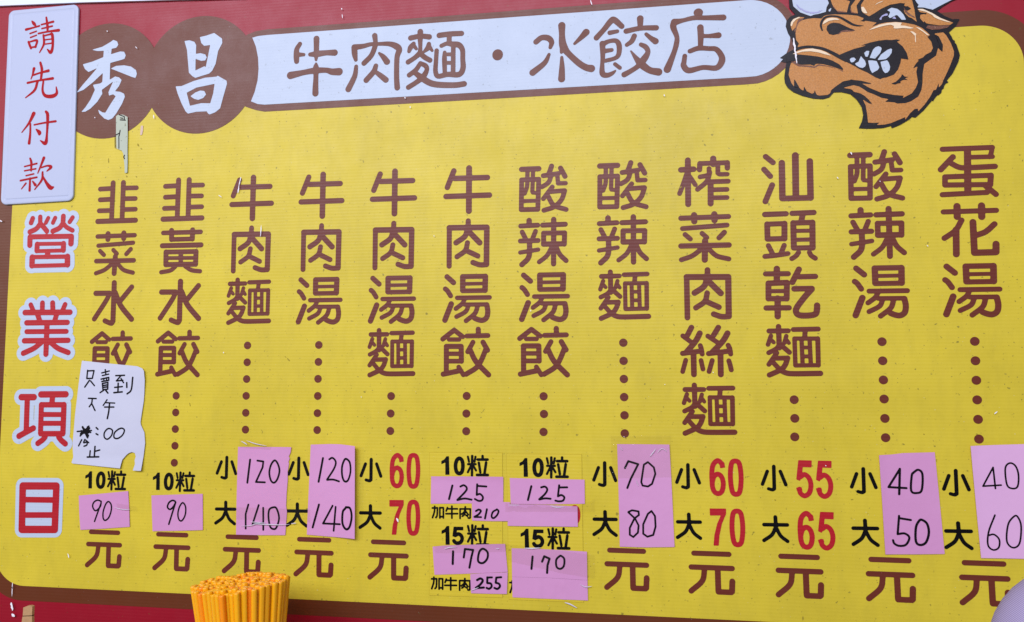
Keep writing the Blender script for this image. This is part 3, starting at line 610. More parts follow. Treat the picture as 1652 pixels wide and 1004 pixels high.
["l",27.2,33.5,3.3,22.2,22.1,3.3],
["l",-35.4,22.9,3.8,35.5,22.5,3.7],
["l",-15.6,20.5,3.7,-11,10,3.6],
["l",14.7,20.1,3.6,11.8,9.8,3.6],
["l",-32,8.4,3.7,31.9,8.3,3.6],
["l",0.2,7.8,3.9,0.7,-35.8,3.8],
["l",-31.3,-4.1,3.3,31,-4.2,3.3],
["l",-34.4,-16.9,3.7,34.3,-16.7,3.6],
["s",-7.1,-19.2,3.6,-18.4,-27.4,3.6,-35,-34.4,3.7],
["s",6.9,-19.3,3.6,18.9,-27.6,3.6,35.3,-33.7,3.6]],"h_xiang":[["l",-35.4,29.4,4.3,-15.6,29.5,4.3],
["l",-26,28.1,3.9,-25.2,-18.1,3.9],
["s",-36.2,-24.6,3.9,-25.7,-19.1,3.9,-14.2,-13.4,3.9],
["l",-4.7,33.3,4.3,33.9,33.7,4.2],
["l",13.5,32.4,3.9,12.9,21.1,3.9],
["l",-3.4,19,3.6,31.7,19.2,3.6],
["l",-3.4,19,3.7,-2.7,-19.9,3.7],
["l",31.7,19.2,3.9,32,-19.5,3.9],
["l",-2.5,-20.9,3.6,32,-20.5,3.6],
["l",-2.7,5.6,3.3,31.8,5.7,3.2],
["l",-2.6,-6.6,3.3,31.9,-6.3,3.2],
["s",4.7,-25.4,3.7,1.4,-29,3.7,-6.2,-34.2,3.7],
["s",25.9,-25.2,3.8,30.2,-29.7,3.8,36.3,-34.1,3.8]],"h_mu":[["l",-26.3,29,4.9,25.8,30.1,4.8],
["l",-26.3,29,4.9,-24.5,-30.1,4.9],
["l",25.8,30.1,4.8,26.3,-28.6,4.8],
["l",-24.5,-30.1,4.9,26.3,-28.6,4.8],
["l",-25.2,10.4,3.7,25.8,11.1,3.7],
["l",-25,-10.6,3.7,26.3,-9.1,3.7]],"h_muh":[["l",-26.3,29,4.9,25.8,30.1,4.8],
["l",-26.3,29,4.9,-24.5,-30.1,4.9],
["l",25.8,30.1,4.8,26.3,-28.6,4.8],
["l",-24.5,-30.1,4.9,26.3,-28.6,4.8],
["p",-26.3,29,25.8,30.1,26.3,-28.6,-24.5,-30.1]],"w_zhi":[["l",-3.9,11.5,0.7,-4.6,0.2,0.7,3.8,0.5,0.7,6,11.1,0.7,-3.9,10.7,0.7],
["l",-0.6,-2.3,0.7,-7.3,-11.5,0.7],
["l",1.3,-3.1,0.7,7.3,-9.5,0.7]],"w_mai":[["l",0.2,16,0.7,1.3,10.3,0.7],
["l",-5,11.6,0.6,6.5,14.3,0.6],
["l",-3.9,7.9,0.6,5.8,10,0.6],
["l",-5.5,3.1,0.7,6,5.5,0.7,6.2,1.5,0.7,-4.4,-0.2,0.7],
["l",-1.6,4.2,0.6,-1.1,1,0.6],
["l",2.5,5.2,0.6,3,1.5,0.6],
["l",-3.4,-2.9,0.7,5.1,-1.3,0.7,5,-10.6,0.7,-2.2,-11.4,0.7,-3.4,-2.9,0.7],
["l",-2.8,-5.8,0.7,4.9,-4.6,0.7],
["l",-2.6,-8.4,0.7,4.8,-7.4,0.7],
["l",-1.2,-12.2,0.7,-6.4,-15.4,0.7],
["l",1.4,-11.4,0.8,5.5,-15.9,0.8]],"w_dao":[["l",-11.9,12.2,0.7,1.4,12.7,0.7],
["l",-4.7,11.4,0.7,-10.7,5,0.7,-1,5.8,0.7],
["l",-3.7,8.2,0.7,0.1,2.6,0.7],
["l",-7.9,1.8,0.8,-7.9,-10.2,0.8],
["l",-13,-3.9,0.7,-1.5,-2.7,0.7],
["l",-13.9,-11.1,0.8,-1.5,-9.9,0.8],
["l",5,2.6,0.8,5.3,-3.8,0.8],
["s",13.9,9.8,0.8,12,-7,0.8,6,-12.6,0.8]],"w_xia":[["l",-5.9,8.3,0.7,5.9,8,0.7],
["s",0,7.7,0.7,-0.6,1.6,0.7,-3.9,-3.2,0.7],
["l",-0.6,1.6,0.7,5.2,-8.3,0.7]],"w_wu":[["l",-3.2,12.9,0.6,-8.6,5.1,0.6],
["l",-4.8,8.9,0.6,8.6,8.4,0.6],
["l",-6.3,2.9,0.7,7.6,3,0.7],
["s",0.9,8.4,0.8,0.2,-3.1,0.8,-1.5,-12.7,0.8]],"w_smudge":[["l",-2.8,6.6,1.2,5.3,-7,1.2],
["l",-10.8,0.5,0.7,10.8,2,0.7],
["l",-4.6,-2.7,1.7,6.9,5.1,1.7],
["l",6.6,7.9,0.8,-5.9,-5.5,0.8],
["l",0.2,3.5,1.3,6,-5.1,1.3],
["l",-4.8,1.5,0.8,9.7,-0.6,0.8],
["l",-1.4,-0.7,1.7,6.4,0,1.7],
["l",4.3,7,0.6,5.7,-8.1,0.6]],"w_colon":[["l",-1.4,4.8,0.8,1.2,2.6,0.8],
["l",-1.2,-3.5,0.8,1.4,-4.8,0.8]],"w_zero":[["s",-0.4,7.2,0.7,-5.9,1.6,0.7,-5.6,-4.8,0.7,-0.7,-7.2,0.7,4.9,-2.2,0.7,5.9,4.9,0.7,-0.4,7.2,0.7]],"w_zerob":[["s",-0.9,6,0.7,-6.9,0.9,0.7,-7.5,-5.5,0.7,-2.1,-7,0.7,4.8,-2.5,0.7,7.5,4.2,0.7,3.5,7,0.7,-1.8,5.4,0.7]],"w_one":[["l",2.1,4.2,0.7,-2.1,-4.2,0.7]],"w_five":[["s",-2.2,4.6,0.7,-3.8,0.2,0.7,1.2,1.1,0.7,1,-2.9,0.7,-3,-4.6,0.7],
["l",-2.2,4.6,0.6,3.9,0.3,0.6]],"w_stop":[["l",2,7.3,0.8,1.6,-7,0.8],
["l",1.7,0.6,0.7,9.3,2.6,0.7],
["l",-4.9,1.3,0.7,-5.6,-7.1,0.7],
["l",-9.1,-7.2,0.8,8.3,-6.6,0.8]],"xiao":[["l",0.1,13.6,1.7,0.1,-12.4,1.7],
["s",0.1,-12.4,1.5,-1.9,-13.7,1.5,-6.5,-12.6,1.5],
["l",-7.5,7.8,1.6,-13.3,-7.4,1.6],
["l",7.4,8,1.6,13.3,-7.5,1.6]],"da":[["l",-13,4.6,1.7,13.4,5,1.7],
["l",0.1,13.7,1.8,0.5,1.9,1.8],
["s",-0.1,1.3,1.7,-4.2,-6.9,1.7,-13.4,-13.7,1.7],
["s",0.9,1.3,1.7,5.7,-7.9,1.7,13.3,-13.9,1.7]],"r6":[["s",0.3,3.5,2.7,4.7,0.4,2.7,6.6,-7.6,2.7,4.8,-16.6,2.7,0.4,-19.5,2.7,-4.3,-16.8,2.7,-6.3,-8.5,2.7,-4.2,0.3,2.7,0.3,3.5,2.7],
["s",-6.3,-8.5,2.7,-6.6,3.3,2.7,-5,14,2.7,0.4,19.5,2.7,5.4,16,2.7],
["p",2.4,17.2,8.1,17.3,8.9,11.7,3.5,10.6]],"r0":[["s",-0.1,19.6,2.7,-4.7,16.1,2.7,-6.2,-0.2,2.7,-4.3,-16.3,2.7,0,-19.7,2.7,4.4,-16.1,2.7,6.2,0.1,2.7,4.5,16.2,2.7,-0.1,19.6,2.7]],"r7":[["p",-9.3,21.3,9.3,21.7,9.3,15.8,4.2,3.9,1.1,-9.8,-0,-21.6,-5.6,-21.7,-4.5,-10,-1,3.7,3.5,13.8,-9.2,13.4]],"r5":[["p",-6.3,21.9,8.5,21.8,8.2,14,-1.8,14.3,-2.6,7.3,-5.2,-1.9,-9.1,-0.2],
["s",-4.5,2.7,2.6,-0,5.5,2.6,4.9,1.7,2.6,7,-6.6,2.6,5.1,-15.4,2.6,-0.1,-19.3,2.6,-4.8,-16.6,2.6,-6.1,-11.7,2.6],
["p",-9.6,-10.3,-3.9,-9.2,-3,-12.3,-8.5,-14.2]],"b1":[["p",4.1,11.2,4.9,-11.1,0.4,-11.2,0.2,4.4,-4.9,2,-4.9,5.3,-1.2,7.2,1.5,11.1]],"b0":[["s",0.1,9.4,2,-3.2,6.9,2,-4.8,0.2,2,-3.4,-7.2,2,0.3,-9.4,2,3.6,-7,2,4.8,0.4,2,3.5,7,2,0.1,9.4,2]],"li":[["l",-12.9,11,1,-11.5,5,1],
["l",-7.4,12,1.2,-7.6,-12.2,1.2],
["l",-3.1,11.1,1,-4.3,5.1,1],
["l",-12.7,1.7,1,-2.9,1.9,1],
["l",-8.6,0.4,1,-12.9,-8.2,1],
["l",-6.2,0.5,1,-2.4,-5.9,1],
["l",6,12.2,1.2,6,8.1,1.2],
["l",-0.2,7.7,1.3,12.3,7.9,1.3],
["l",1.1,3.8,1.2,3.1,-7.9,1.2],
["l",10.5,4,1.3,8.4,-10.3,1.3],
["l",-1.1,-11.4,1.3,12.7,-11.2,1.3]],"b5":[["p",-5.4,10.8,6.2,11,6.2,7.5,-1.7,7.3,-2.4,3.8,-3.7,-1.2,-6.8,-0.3],
["s",-3.7,0.6,1.9,0.4,2.4,1.9,4,0.5,1.9,5.3,-3.4,1.9,3.5,-7.4,1.9,-0.6,-9,1.9,-3.7,-8,1.9,-5.3,-6.2,1.9]],"jia":[["l",-7.2,5,0.7,-0.6,5.4,0.7],
["s",-0.6,5.4,0.7,-0.8,-2.2,0.7,-1.4,-5.4,0.7,-2.7,-6.6,0.7],
["s",-4.2,7.1,0.7,-4.5,0.5,0.7,-6.9,-7,0.7],
["l",2.5,5.7,0.7,2.6,-7.1,0.7],
["l",2.5,5.6,0.7,7.1,5.7,0.7],
["l",7.1,5.7,0.7,7.2,-7,0.7],
["l",2.6,-5.6,0.7,7.2,-5.4,0.7]],"sniu":[["l",-5.6,5.6,0.7,-7.2,1.4,0.7],
["l",-6.1,4.1,0.7,7.2,4.4,0.7],
["l",-7.5,-2.1,0.7,7.5,-1.6,0.7],
["l",0.1,7.3,0.8,0.2,-7.3,0.7]],"srou":[["l",0.1,7.2,0.7,-0.1,4.9,0.7],
["l",-6.6,4.5,0.7,-6.5,-7.2,0.7],
["l",-6.6,4.5,0.7,6.6,4.8,0.7],
["l",6.6,4.8,0.7,6.4,-6.1,0.7],
["s",6.4,-6.1,0.7,5.4,-6.6,0.7,4,-6.4,0.7],
["s",-0.2,4,0.7,-1.3,0.8,0.7,-4.4,-1.9,0.7],
["l",0.3,2.4,0.7,3.9,-2.3,0.7],
["s",-0.1,-0.1,0.6,-1.8,-3.2,0.6,-3.7,-4.5,0.6],
["l",-0.1,-2.4,0.6,3,-4.4,0.6]],"k3a":[["l",1.5,15,1,-1.5,-15,1]],"k3b":[["l",-5,14,0.9,3.5,13,0.9,2.6,5.4,0.9,-6.3,-13.8,0.9,6.3,-14,0.9]],"k3c":[["s",-0.2,14.4,0.9,-5,8.3,0.9,-7.1,-1.9,0.9,-4.5,-11.9,0.9,0.2,-14.4,0.9,4.7,-8.9,0.9,7.1,1.3,0.9,4.2,10.6,0.9,-0.2,14.4,0.9]],"k3d":[["l",1.7,15.5,0.9,-1.7,3.2,0.9,-1.2,-15.5,0.9]],"k3e":[["l",0.3,15.8,0.9,-7.6,-9.1,0.9],
["l",6.7,12.4,0.9,7.6,-15.8,0.9],
["l",-7.1,-8.5,0.7,5.6,-7,0.7]],"k3f":[["s",-6.5,10.9,0.9,-1.2,13.9,0.9,3.5,12.6,0.9,7.4,0.6,0.9,4.1,-11.6,0.9,-0.2,-13.9,0.9,-4.9,-10.5,0.9,-7.4,1.6,0.9,-6.5,10.9,0.9]],"k4a":[["l",2.7,15.2,1,-2.7,-15.2,1]],"k4b":[["s",-5.8,12.9,0.9,-1.3,14.9,0.9,3.4,9.9,0.9,1.2,1.4,0.9,-8.4,-13.1,0.9],
["s",-8.3,-13.4,0.9,-0,-12.9,0.9,8.4,-14.9,0.9]],"k4c":[["s",-2.5,13.7,1,-6.1,4.9,1,-5.9,-6.5,1,-2.7,-13.8,1,2.5,-12.7,0.9,6.1,-2,0.9,5.2,9.3,1,1.3,13.8,1,-2.5,13.7,1]],"k4d":[["l",4,14.6,1,-4,-14.6,1]],"k4e":[["l",1,15.8,0.9,-11.7,-7.1,0.9,11.7,-7.1,0.9],
["l",5.3,14.5,0.9,3.1,-15.8,0.9]],"k4f":[["s",-2.7,12.4,1.1,-6.4,7.4,1.1,-6.5,-6.7,1.1,-1.5,-13.9,1.1,3.7,-10.6,1.1,6.5,2.1,1.1,4,12.6,1.1,-2,13.8,1.1]],"k1a":[["s",6.3,12.8,0.7,0.8,14.3,0.7,-4.5,11.4,0.7,-6.3,6,0.7,-3.2,0.7,0.7,0.4,0.8,0.7,5.4,6.3,0.7,6.3,12.3,0.7],
["l",5.9,9.6,0.7,-2.5,-14.3,0.7]],"k1b":[["s",1.3,12.6,0.7,-2.8,8.6,0.7,-6,-1.2,0.7,-5.6,-9.7,0.7,-2.4,-12.6,0.7,2.8,-8.4,0.7,6,1.3,0.7,5.4,8.8,0.7,1.3,12.6,0.7]],"k2a":[["s",5.6,13.5,0.8,1.4,15.7,0.8,-3.7,12.8,0.8,-5.9,6.9,0.8,-2.2,3.8,0.8,2.3,7.1,0.8,5.6,13.5,0.8],
["l",5.9,13.5,0.8,-3.2,-15.7,0.8]],"k2b":[["s",1.1,11.7,0.7,-3.4,6.1,0.7,-5.4,-3.4,0.7,-3.3,-10.8,0.7,0.8,-11.7,0.7,5.2,-4.2,0.7,5.4,6.3,0.7,1.1,11.7,0.7]],"k6a":[["l",2.1,8.4,1,-2.1,-8.4,1]],"k6b":[["s",-5.3,7.5,0.9,-1,9.3,0.9,2.8,6.3,0.9,1.4,1.7,0.9,-9.1,-9.1,0.9],
["s",-9.1,-9.3,0.9,0,-7.2,0.9,9.1,-8.4,0.9]],"k6c":[["l",-4.4,10.2,0.9,-5,-2.9,0.9],
["s",-5,-2.9,0.9,-0.7,-1.7,0.9,2.9,-5.3,0.9,1.7,-9.4,0.9,-2.6,-10.2,0.9,-7.3,-8.1,0.9],
["l",-3.8,8.2,0.9,7.3,7.7,0.9]],"k6d":[["s",-2.3,2.7,0.9,1.2,4.6,0.9,4,3,0.9,1,-1.3,0.9,-4.2,-4.5,0.9],
["l",-4.2,-4.7,0.8,4.3,-4.6,0.8]],"k6e":[["l",1.2,5.7,0.9,-1.2,-5.7,0.9]],"k6f":[["s",2.5,5.3,0.8,-2.7,2.2,0.8,-4.4,-3.3,0.8,-2,-5.5,0.8,2.5,-1.7,0.8,4.4,3.3,0.8,2.3,5.5,0.8]],"k6g":[["l",0.2,7.6,1.1,-0.2,-7.7,1.1]],"k6h":[["l",-6,0.9,1,-4.5,11.3,1,6,10.5,1,3.8,1.8,1,1.3,-11.3,1]],"k6i":[["s",-0,8.7,1,-4.6,4.3,1,-5.9,-6.5,1,0,-8.7,1,5.6,-3.1,1,5.9,4.7,1,-0,8.7,1]],"k6j":[["s",-3.5,3.8,1.1,0.7,5.9,1.1,3.6,3.4,1.1,0,-1.9,1.1,-5,-5.7,1.1],
["l",-5,-6,1,5.1,-4.9,1]],"k6k":[["l",-2.4,6.8,1,-2.6,0.1,1],
["s",-2.3,-0.1,1,1.9,-0.5,1,3,-4,1,-0.1,-6.9,1,-3.3,-6,1],
["l",-2.2,6.7,0.9,3.4,7,0.9]],"k6l":[["l",-1.9,6.4,1,-2.7,0.3,1],
["s",-2.7,0.3,1,1.5,-0.9,1,2.6,-4.1,1,-0.5,-7.1,1,-4.2,-6.1,1],
["l",-1.7,6.5,0.9,4.3,7.2,0.9]],"k7a":[["l",2.1,8.4,1,-2.1,-8.4,1]],"k7b":[["s",-4.6,6.9,0.9,0.2,7.9,0.9,3,4.5,0.9,0.2,-1,0.9,-7.1,-7.7,0.9],
["s",-6.8,-7.9,0.9,0.2,-6.4,0.9,7.1,-6.7,0.9]],"k7c":[["l",-2.6,9.8,0.9,-4.2,-3.7,0.9],
["s",-4.2,-3.7,0.9,0.1,-2.1,0.9,3.7,-4.7,0.9,1.9,-8.8,0.9,-3.2,-9.8,0.9,-7.3,-9,0.9],
["l",-2.5,7.1,0.9,7.3,7.5,0.9]],"k7d":[["l",0.7,7.4,1,-0.7,-7.4,1]],"k7e":[["l",-4.6,3.4,1,-1.9,9.9,1,4.6,7.3,1,2.1,-0.6,1,1.5,-9.9,1]],"k7f":[["s",-0.9,7.3,0.9,-4.9,2.8,0.9,-4.5,-5.5,0.9,0.1,-7.7,0.9,4.3,-4.1,0.9,4.9,4.2,0.9,1.2,7.7,0.9,-0.9,7.3,0.9]],"k8a":[["l",-8,7.8,0.9,-3.9,16.1,0.9,8,12.7,0.9,-1,-4.8,0.9,-5.4,-16.1,0.9]],"k8b":[["l",-0.2,14.6,0.8,-5.1,11.5,0.8,-8.5,-9.5,0.8,-6.9,-13.7,0.8,-0.5,-14.6,0.8,4.4,-11.3,0.8,8.5,0.7,0.8,6.8,8.4,0.8,-0.2,14.6,0.8]],"k8c":[["l",-6.3,13.7,0.8,-1.8,15.9,0.8,6,14.7,0.8,6.3,10.5,0.8,0.9,6.2,0.8,-4.8,-5.2,0.8,-4.9,-13.3,0.8,-0.7,-15.9,0.8,4.9,-10.5,0.8,5.8,-2.1,0.8,1.6,6.2,0.8,-6.3,13.3,0.8]],"k8d":[["l",2.8,15.3,0.8,-1.5,11.9,0.8,-7.3,-0.8,0.8,-7.4,-12,0.8,-2.5,-15.3,0.8,4.5,-13,0.8,7.4,-3.1,0.8,6.9,9.4,0.8,2.8,15.3,0.8]],"k9a":[["l",3.3,14.4,0.9,-9.7,-6.6,0.9,9.7,-7.3,0.9],
["l",3.3,14.4,1,1.6,-14.4,1]],"k9b":[["s",-3.1,9.7,0.9,-5.1,6.7,0.9,-6.4,-10.7,0.9,-0.1,-13.2,0.9,5.1,-9.4,0.9,6.4,8.2,0.9,2.1,13.2,0.9,-3.1,10.1,0.9]],"k9c":[["l",-2.5,16.9,0.9,-4.8,-3.7,0.9],
["s",-4.8,-3.7,0.9,2.9,-2.8,0.9,7.7,-7.3,0.9,3.7,-15.4,0.9,-3.7,-16.9,0.9,-8.7,-14.5,0.9,-10,-10.8,0.9],
["l",-2.6,14.4,0.9,10,12.6,0.9]],"k9d":[["s",-3.1,12.5,1,-6.5,5.1,1,-7.1,-10.1,1,-2.8,-14.2,1,3.6,-11.1,1,7.1,-0.4,1,5.6,9.8,1,0.1,14.2,1,-3.1,12.5,1]],"kAa":[["l",1.9,11.8,0.6,-9.5,-9.5,0.6,9.5,-7.9,0.6],
["l",1.9,11.8,0.6,3.4,-11.8,0.6]],"kAb":[["s",-6.7,8.4,0.6,-1.5,14.2,0.6,4.2,10.7,0.6,6.7,0.7,0.6,5.1,-11.9,0.6,-0.8,-14.2,0.6,-5.9,-9.7,0.6,-6.7,8.4,0.6]],"kAc":[["s",2.7,19.3,0.6,-4.6,0.7,0.6,-6,-13.9,0.6,-1,-19.3,0.6,5,-16.6,0.6,6,-7.7,0.6,0.8,-2.2,0.6,-4.8,-3.4,0.6]],"kAd":[["s",0.7,17.1,0.6,-5.6,8.2,0.6,-7.8,-10.2,0.6,-1.9,-17.2,0.6,5.2,-12.2,0.6,7.8,6.9,0.6,4.6,17.2,0.6,0.7,17.1,0.6]],"m_ink":[["l",-3.1,31.9,0.3,5.3,28.7,0.3,5.3,23.9,0.3],
["l",-1,24.3,0.4,7.1,23.5,0.4],
["l",-0.8,27.2,0.3,2.9,26.5,0.3],
["l",-0.4,9.3,0.4,-1.8,1.4,0.4],
["l",-7,2.9,0.3,-1.9,5.1,0.3],
["l",-2.2,1.4,0.3,-1.4,-16.5,0.3],
["l",7.7,-26.7,0.4,6.7,-29.3,0.4,7.9,-31.8,0.4],
["l",-8.1,1.7,0.2,-7.2,-15.4,0.2]]},"inst":[["jiu",98.9,454.5,"brown","field"],
["cai",98.8,381.8,"brown","field"],
["shui",99.3,312.4,"brown","field"],
["jiao",98.7,242,"brown","field"],
["jiu",198.9,454.5,"brown","field"],
["huang",199,382.8,"brown","field"],
["shui",199.3,312.4,"brown","field"],
["jiao",198.7,242,"brown","field"],
["niu",300.4,452.5,"brown","field"],
["rou",301.1,382.2,"brown","field"],
["mian",300.3,312,"brown","field"],
["niu",400.4,452.5,"brown","field"],
["rou",401.1,382.2,"brown","field"],
["tang",400.2,310.8,"brown","field"],
["niu",500.4,452.5,"brown","field"],
["rou",501.1,382.2,"brown","field"],
["tang",500.2,310.8,"brown","field"],
["mian",500.3,241.8,"brown","field"],
["niu",600.4,452.5,"brown","field"],
["rou",601.1,382.2,"brown","field"],
["tang",600.2,310.8,"brown","field"],
["jiao",598.7,242,"brown","field"],
["suan",699.5,450.4,"brown","field"],
["la",698.7,381.2,"brown","field"],
["tang",700.2,310.8,"brown","field"],
["jiao",698.7,242,"brown","field"],
["suan",799.5,450.4,"brown","field"],
["la",798.7,381.2,"brown","field"],
["mian",800.3,312,"brown","field"],
["zha",898.9,451.4,"brown","field"],
["cai",898.8,381.8,"brown","field"],
["rou",901.1,311.9,"brown","field"],
["si",898.4,242,"brown","field"],
["mian",900.3,171.5,"brown","field"],
["shan",998.1,451.5,"brown","field"],
["tou",998.7,380.4,"brown","field"],
["gan",999,311.9,"brown","field"],
["mian",1000.3,241.8,"brown","field"],
["suan",1099.5,450.4,"brown","field"],
["la",1098.7,381.2,"brown","field"],
["tang",1100.2,310.8,"brown","field"],
["dan",1201.4,450.7,"brown","field"],
["hua",1201.3,381.8,"brown","field"],
["tang",1200.2,310.8,"brown","field"],
["yuan",99.3,-21.6,"brown","field"],
["yuan",199.3,-21.6,"brown","field"],
["yuan",299.3,-21.6,"brown","field"],
["yuan",399.3,-21.6,"brown","field"],
["yuan",499.3,-21.6,"brown","field"],
["yuan",599.3,-21.6,"brown","field"],
["yuan",699.3,-21.6,"brown","field"],
["yuan",799.3,-21.6,"brown","field"],
["yuan",899.3,-21.6,"brown","field"],
["yuan",999.3,-21.6,"brown","field"],
["yuan",1099.3,-21.6,"brown","field"],
["yuan",1199.3,-21.6,"brown","field"],
["xiao",274.7,90.2,"black","field"],
["xiao",376.1,90.9,"black","field"],
["xiao",474.9,90.9,"black","field"],
["xiao",773.9,91.7,"black","field"],
["xiao",873.8,91.1,"black","field"],
["xiao",973.5,91,"black","field"],
["xiao",1073.8,90.1,"black","field"],
["xiao",1173.9,89.9,"black","field"],
["da",274.9,31.4,"black","field"],
["da",375.3,31.6,"black","field"],
["da",474.7,31.9,"black","field"],
["da",773.8,32.5,"black","field"],
["da",873.8,32.2,"black","field"],
["da",973.8,31.9,"black","field"],
["da",1073.7,30.8,"black","field"],
["da",1174,30.7,"black","field"],
["r6",509.4,91,"red","field"],
["r0",531.3,91.1,"red","field"],
["r7",509.5,32.2,"red","field"],
["r0",531.8,32.4,"red","field"],
["r6",908.4,90.9,"red","field"],
["r0",929.6,90.7,"red","field"],
["r7",908.1,32.1,"red","field"],
["r0",930.2,31.8,"red","field"],
["r5",1008.1,90.4,"red","field"],
["r5",1030.3,90.2,"red","field"],
["r6",1008.2,31.4,"red","field"],
["r5",1030.9,31,"red","field"],
["b1",72.5,70.2,"black","field"],
["b0",90.7,70.1,"black","field"],
["li",114.8,70.2,"black","field"],
["b1",173.7,70.4,"black","field"],
["b0",191.8,70.4,"black","field"],
["li",216,70.6,"black","field"],
["b1",573.4,98.6,"black","patchA"],
["b0",591.3,98.4,"black","patchA"],
["li",615.4,99,"black","patchA"],
["b1",574.3,11.9,"black","patchA"],
["b5",590.3,11.6,"black","patchA"],
["li",615.9,13.2,"black","patchA"],
["jia",564,40.2,"black","patchA"],
["sniu",582,40.6,"black","patchA"],
["srou",599.3,40.5,"black","patchA"],
["jia",563.7,-47.4,"black","patchA"],
["sniu",581.1,-47.5,"black","patchA"],
["srou",599.2,-47.5,"black","patchA"],
["b1",673.7,98.1,"black","patchB"],
["b0",691.7,98.2,"black","patchB"],
["li",715.7,98.8,"black","patchB"],
["b1",675,11.6,"black","patchB"],
["b5",691.6,11.3,"black","patchB"],
["li",717.2,12.3,"black","patchB"],
["jia",663.5,-47.8,"black","patchB"],
["b0",737,41.9,"red","patchB"],
["t_niu",387.5,630.7,"title","banner"],
["t_rou",471,630.4,"title","banner"],
["t_mian",557.1,630.3,"title","banner"],
["t_dot",639.8,629.5,"title","banner"],
["t_shui",724,627.5,"title","banner"],
["t_jiao",807.8,628.9,"title","banner"],
["t_dian",891.4,630.8,"title","banner"],
["n_xiu",75,630.6,"white","disc0"],
["n_chang",220.9,629.9,"white","disc1"],
["h_ying",-2.9,401.8,"red","head"],
["h_ye",-2.5,277.8,"red","head"],
["h_xiang",-1.8,152.6,"red","head"],
["h_mu",-2,30.7,"red","head"],
["s_qing",-29.6,701.9,"signred","sign"],
["s_xian",-25.9,635.9,"signred","sign"],
["s_fu",-27.6,565.3,"signred","sign"],
["s_kuan",-26.6,498.4,"signred","sign"]],"bull":[["base","dark",1.5,[["p",1003.7,705.8,1006.5,685,1005.7,674.8,1005.9,665,1009.1,660.1,1012.8,655.6,1007.1,653.6,1002.2,648.4,1001,641.3,1003.6,631.9,1007.7,624.5,1010.2,613.1,1009.2,611.2,1001.1,607.2,992.9,601.6,997.3,600,994.2,597,1000.8,595,999.2,587.5,1000.3,595.5,999.1,587,997.7,577,998.2,569.9,1001.3,563.6,1007.8,557.7,1018,552.5,1030.9,548.3,1042.1,546.9,1049.5,548.7,1054.8,554.6,1063.6,554.4,1073.6,551.3,1080.8,543.9,1086,534.7,1087.5,524.7,1085.8,516.9,1081.9,508.7,1092.2,507.7,1098.4,507.4,1110.2,507.7,1118.4,509.8,1119.2,506.8,1123.8,508.5,1129.3,510.7,1138.5,516.1,1143.1,520,1143.5,518.7,1146.6,518.6,1155.9,526.9,1165.7,538.5,1166.5,536.8,1168,539.9,1171.7,544.6,1172.6,544,1176.2,547.2,1176.8,550.6,1179.1,552.4,1179.2,554.4,1181.1,557.7,1184.7,559.4,1182.6,561.3,1189.6,569.9,1196.3,583.2,1198.4,590.9,1198,593.9,1194.8,605.9,1193.5,606.5,1193.6,609.4,1191.4,611,1190.3,614.6,1187.4,620.2,1195.2,627.1,1200,635.6,1193.4,636.3,1192.9,635.6,1183.3,640.8,1177.2,646.3,1174.6,647.4,1182.9,653.3,1191.1,658.1,1197.5,660.6,1212.3,676.3,1216.4,687.8]]],
["horn","white",1.8,[["p",1009.3,705.2,1010.4,682.5,1009.6,674.3,1010.7,666,1018.5,657.7,1030.6,652,1034.4,653.5,1040,654.1,1048.5,656,1049.6,662,1052.4,666.8,1051,671,1050.2,681.3,1047.1,702]]],
["horn","white",1.8,[["p",1151.2,663.1,1152.9,659.5,1155.1,656.6,1153.1,653.7,1160.3,652.9,1170.3,649.4,1182.9,655.6,1192,659.9,1208.7,676.4,1211,688.2,1157.3,692.7,1149.4,675.3]]],
["horn_shading","lilac",2.1,[["p",1014,669.7,1017.7,664.3,1024.1,659.7,1030.7,657.2,1038.2,656.6,1045.8,659.1,1040,655.5,1032.5,654.8,1025,657.1,1018.5,661.4,1014.9,665.6]]],
["horn_chip","white",1.8,[["p",1055.4,661,1053.7,656.1,1051.8,656.2,1051.9,658.5]]],
["tan","tan",1.8,[["p",1015.7,644.2,1018.2,646.9,1026.7,648.7,1034.3,649.1,1043.4,647.9,1045.8,650.6,1049.3,651.8,1058.7,652.1,1073.5,650.5,1084.6,648.4,1092,644.8,1090.8,642.6,1086.2,641.2,1094.5,641.2,1106.6,638.1,1100.5,633.1,1109.8,636.2,1117.1,637.4,1128.1,637.4,1137.1,635.9,1149.6,632.3,1157.6,627.7,1162.8,622.4,1166.2,618.2,1163.4,616.6,1167.2,610.2,1168.7,602.1,1166.3,597.4,1160.8,594.8,1159,593.4,1157.5,591.5,1150.7,588.7,1152.5,587.9,1148.7,583.7,1145.4,578.2,1150.4,580.6,1150.6,580.1,1149.1,574.3,1149.7,568.4,1150.6,561.4,1147.9,554.7,1143.1,548.1,1132.6,542.8,1134.1,545.7,1123.3,547.3,1108.9,550.9,1095.5,557.8,1087.4,563.5,1094.7,562.4,1099.7,562.5,1094.8,564.3,1086.6,567.1,1072.9,569.4,1077.8,569.3,1065.8,567.6,1057.3,561.9,1051.8,557.5,1050.6,554,1047.9,551.9,1038.4,551.5,1035.2,552.4,1033.9,555,1033,558.8,1031.8,555.4,1029.6,554.3,1023.7,557.6,1020.3,564.4,1019.8,558.9,1017.2,560,1012.2,566.4,1009.1,573.1,1008.8,564.3,1005.7,569.3,1002.8,579.6,1004.3,588.6,1005.9,594,1009.7,596.3,1013,596.6,1017,602.4,1010.4,604.1,1009.1,606.2,1012.4,608.8,1015.3,610.1,1014.5,614.8,1016,618.2,1012.8,623,1012.3,631.2,1013.1,635.2,1012.8,638.8]]],
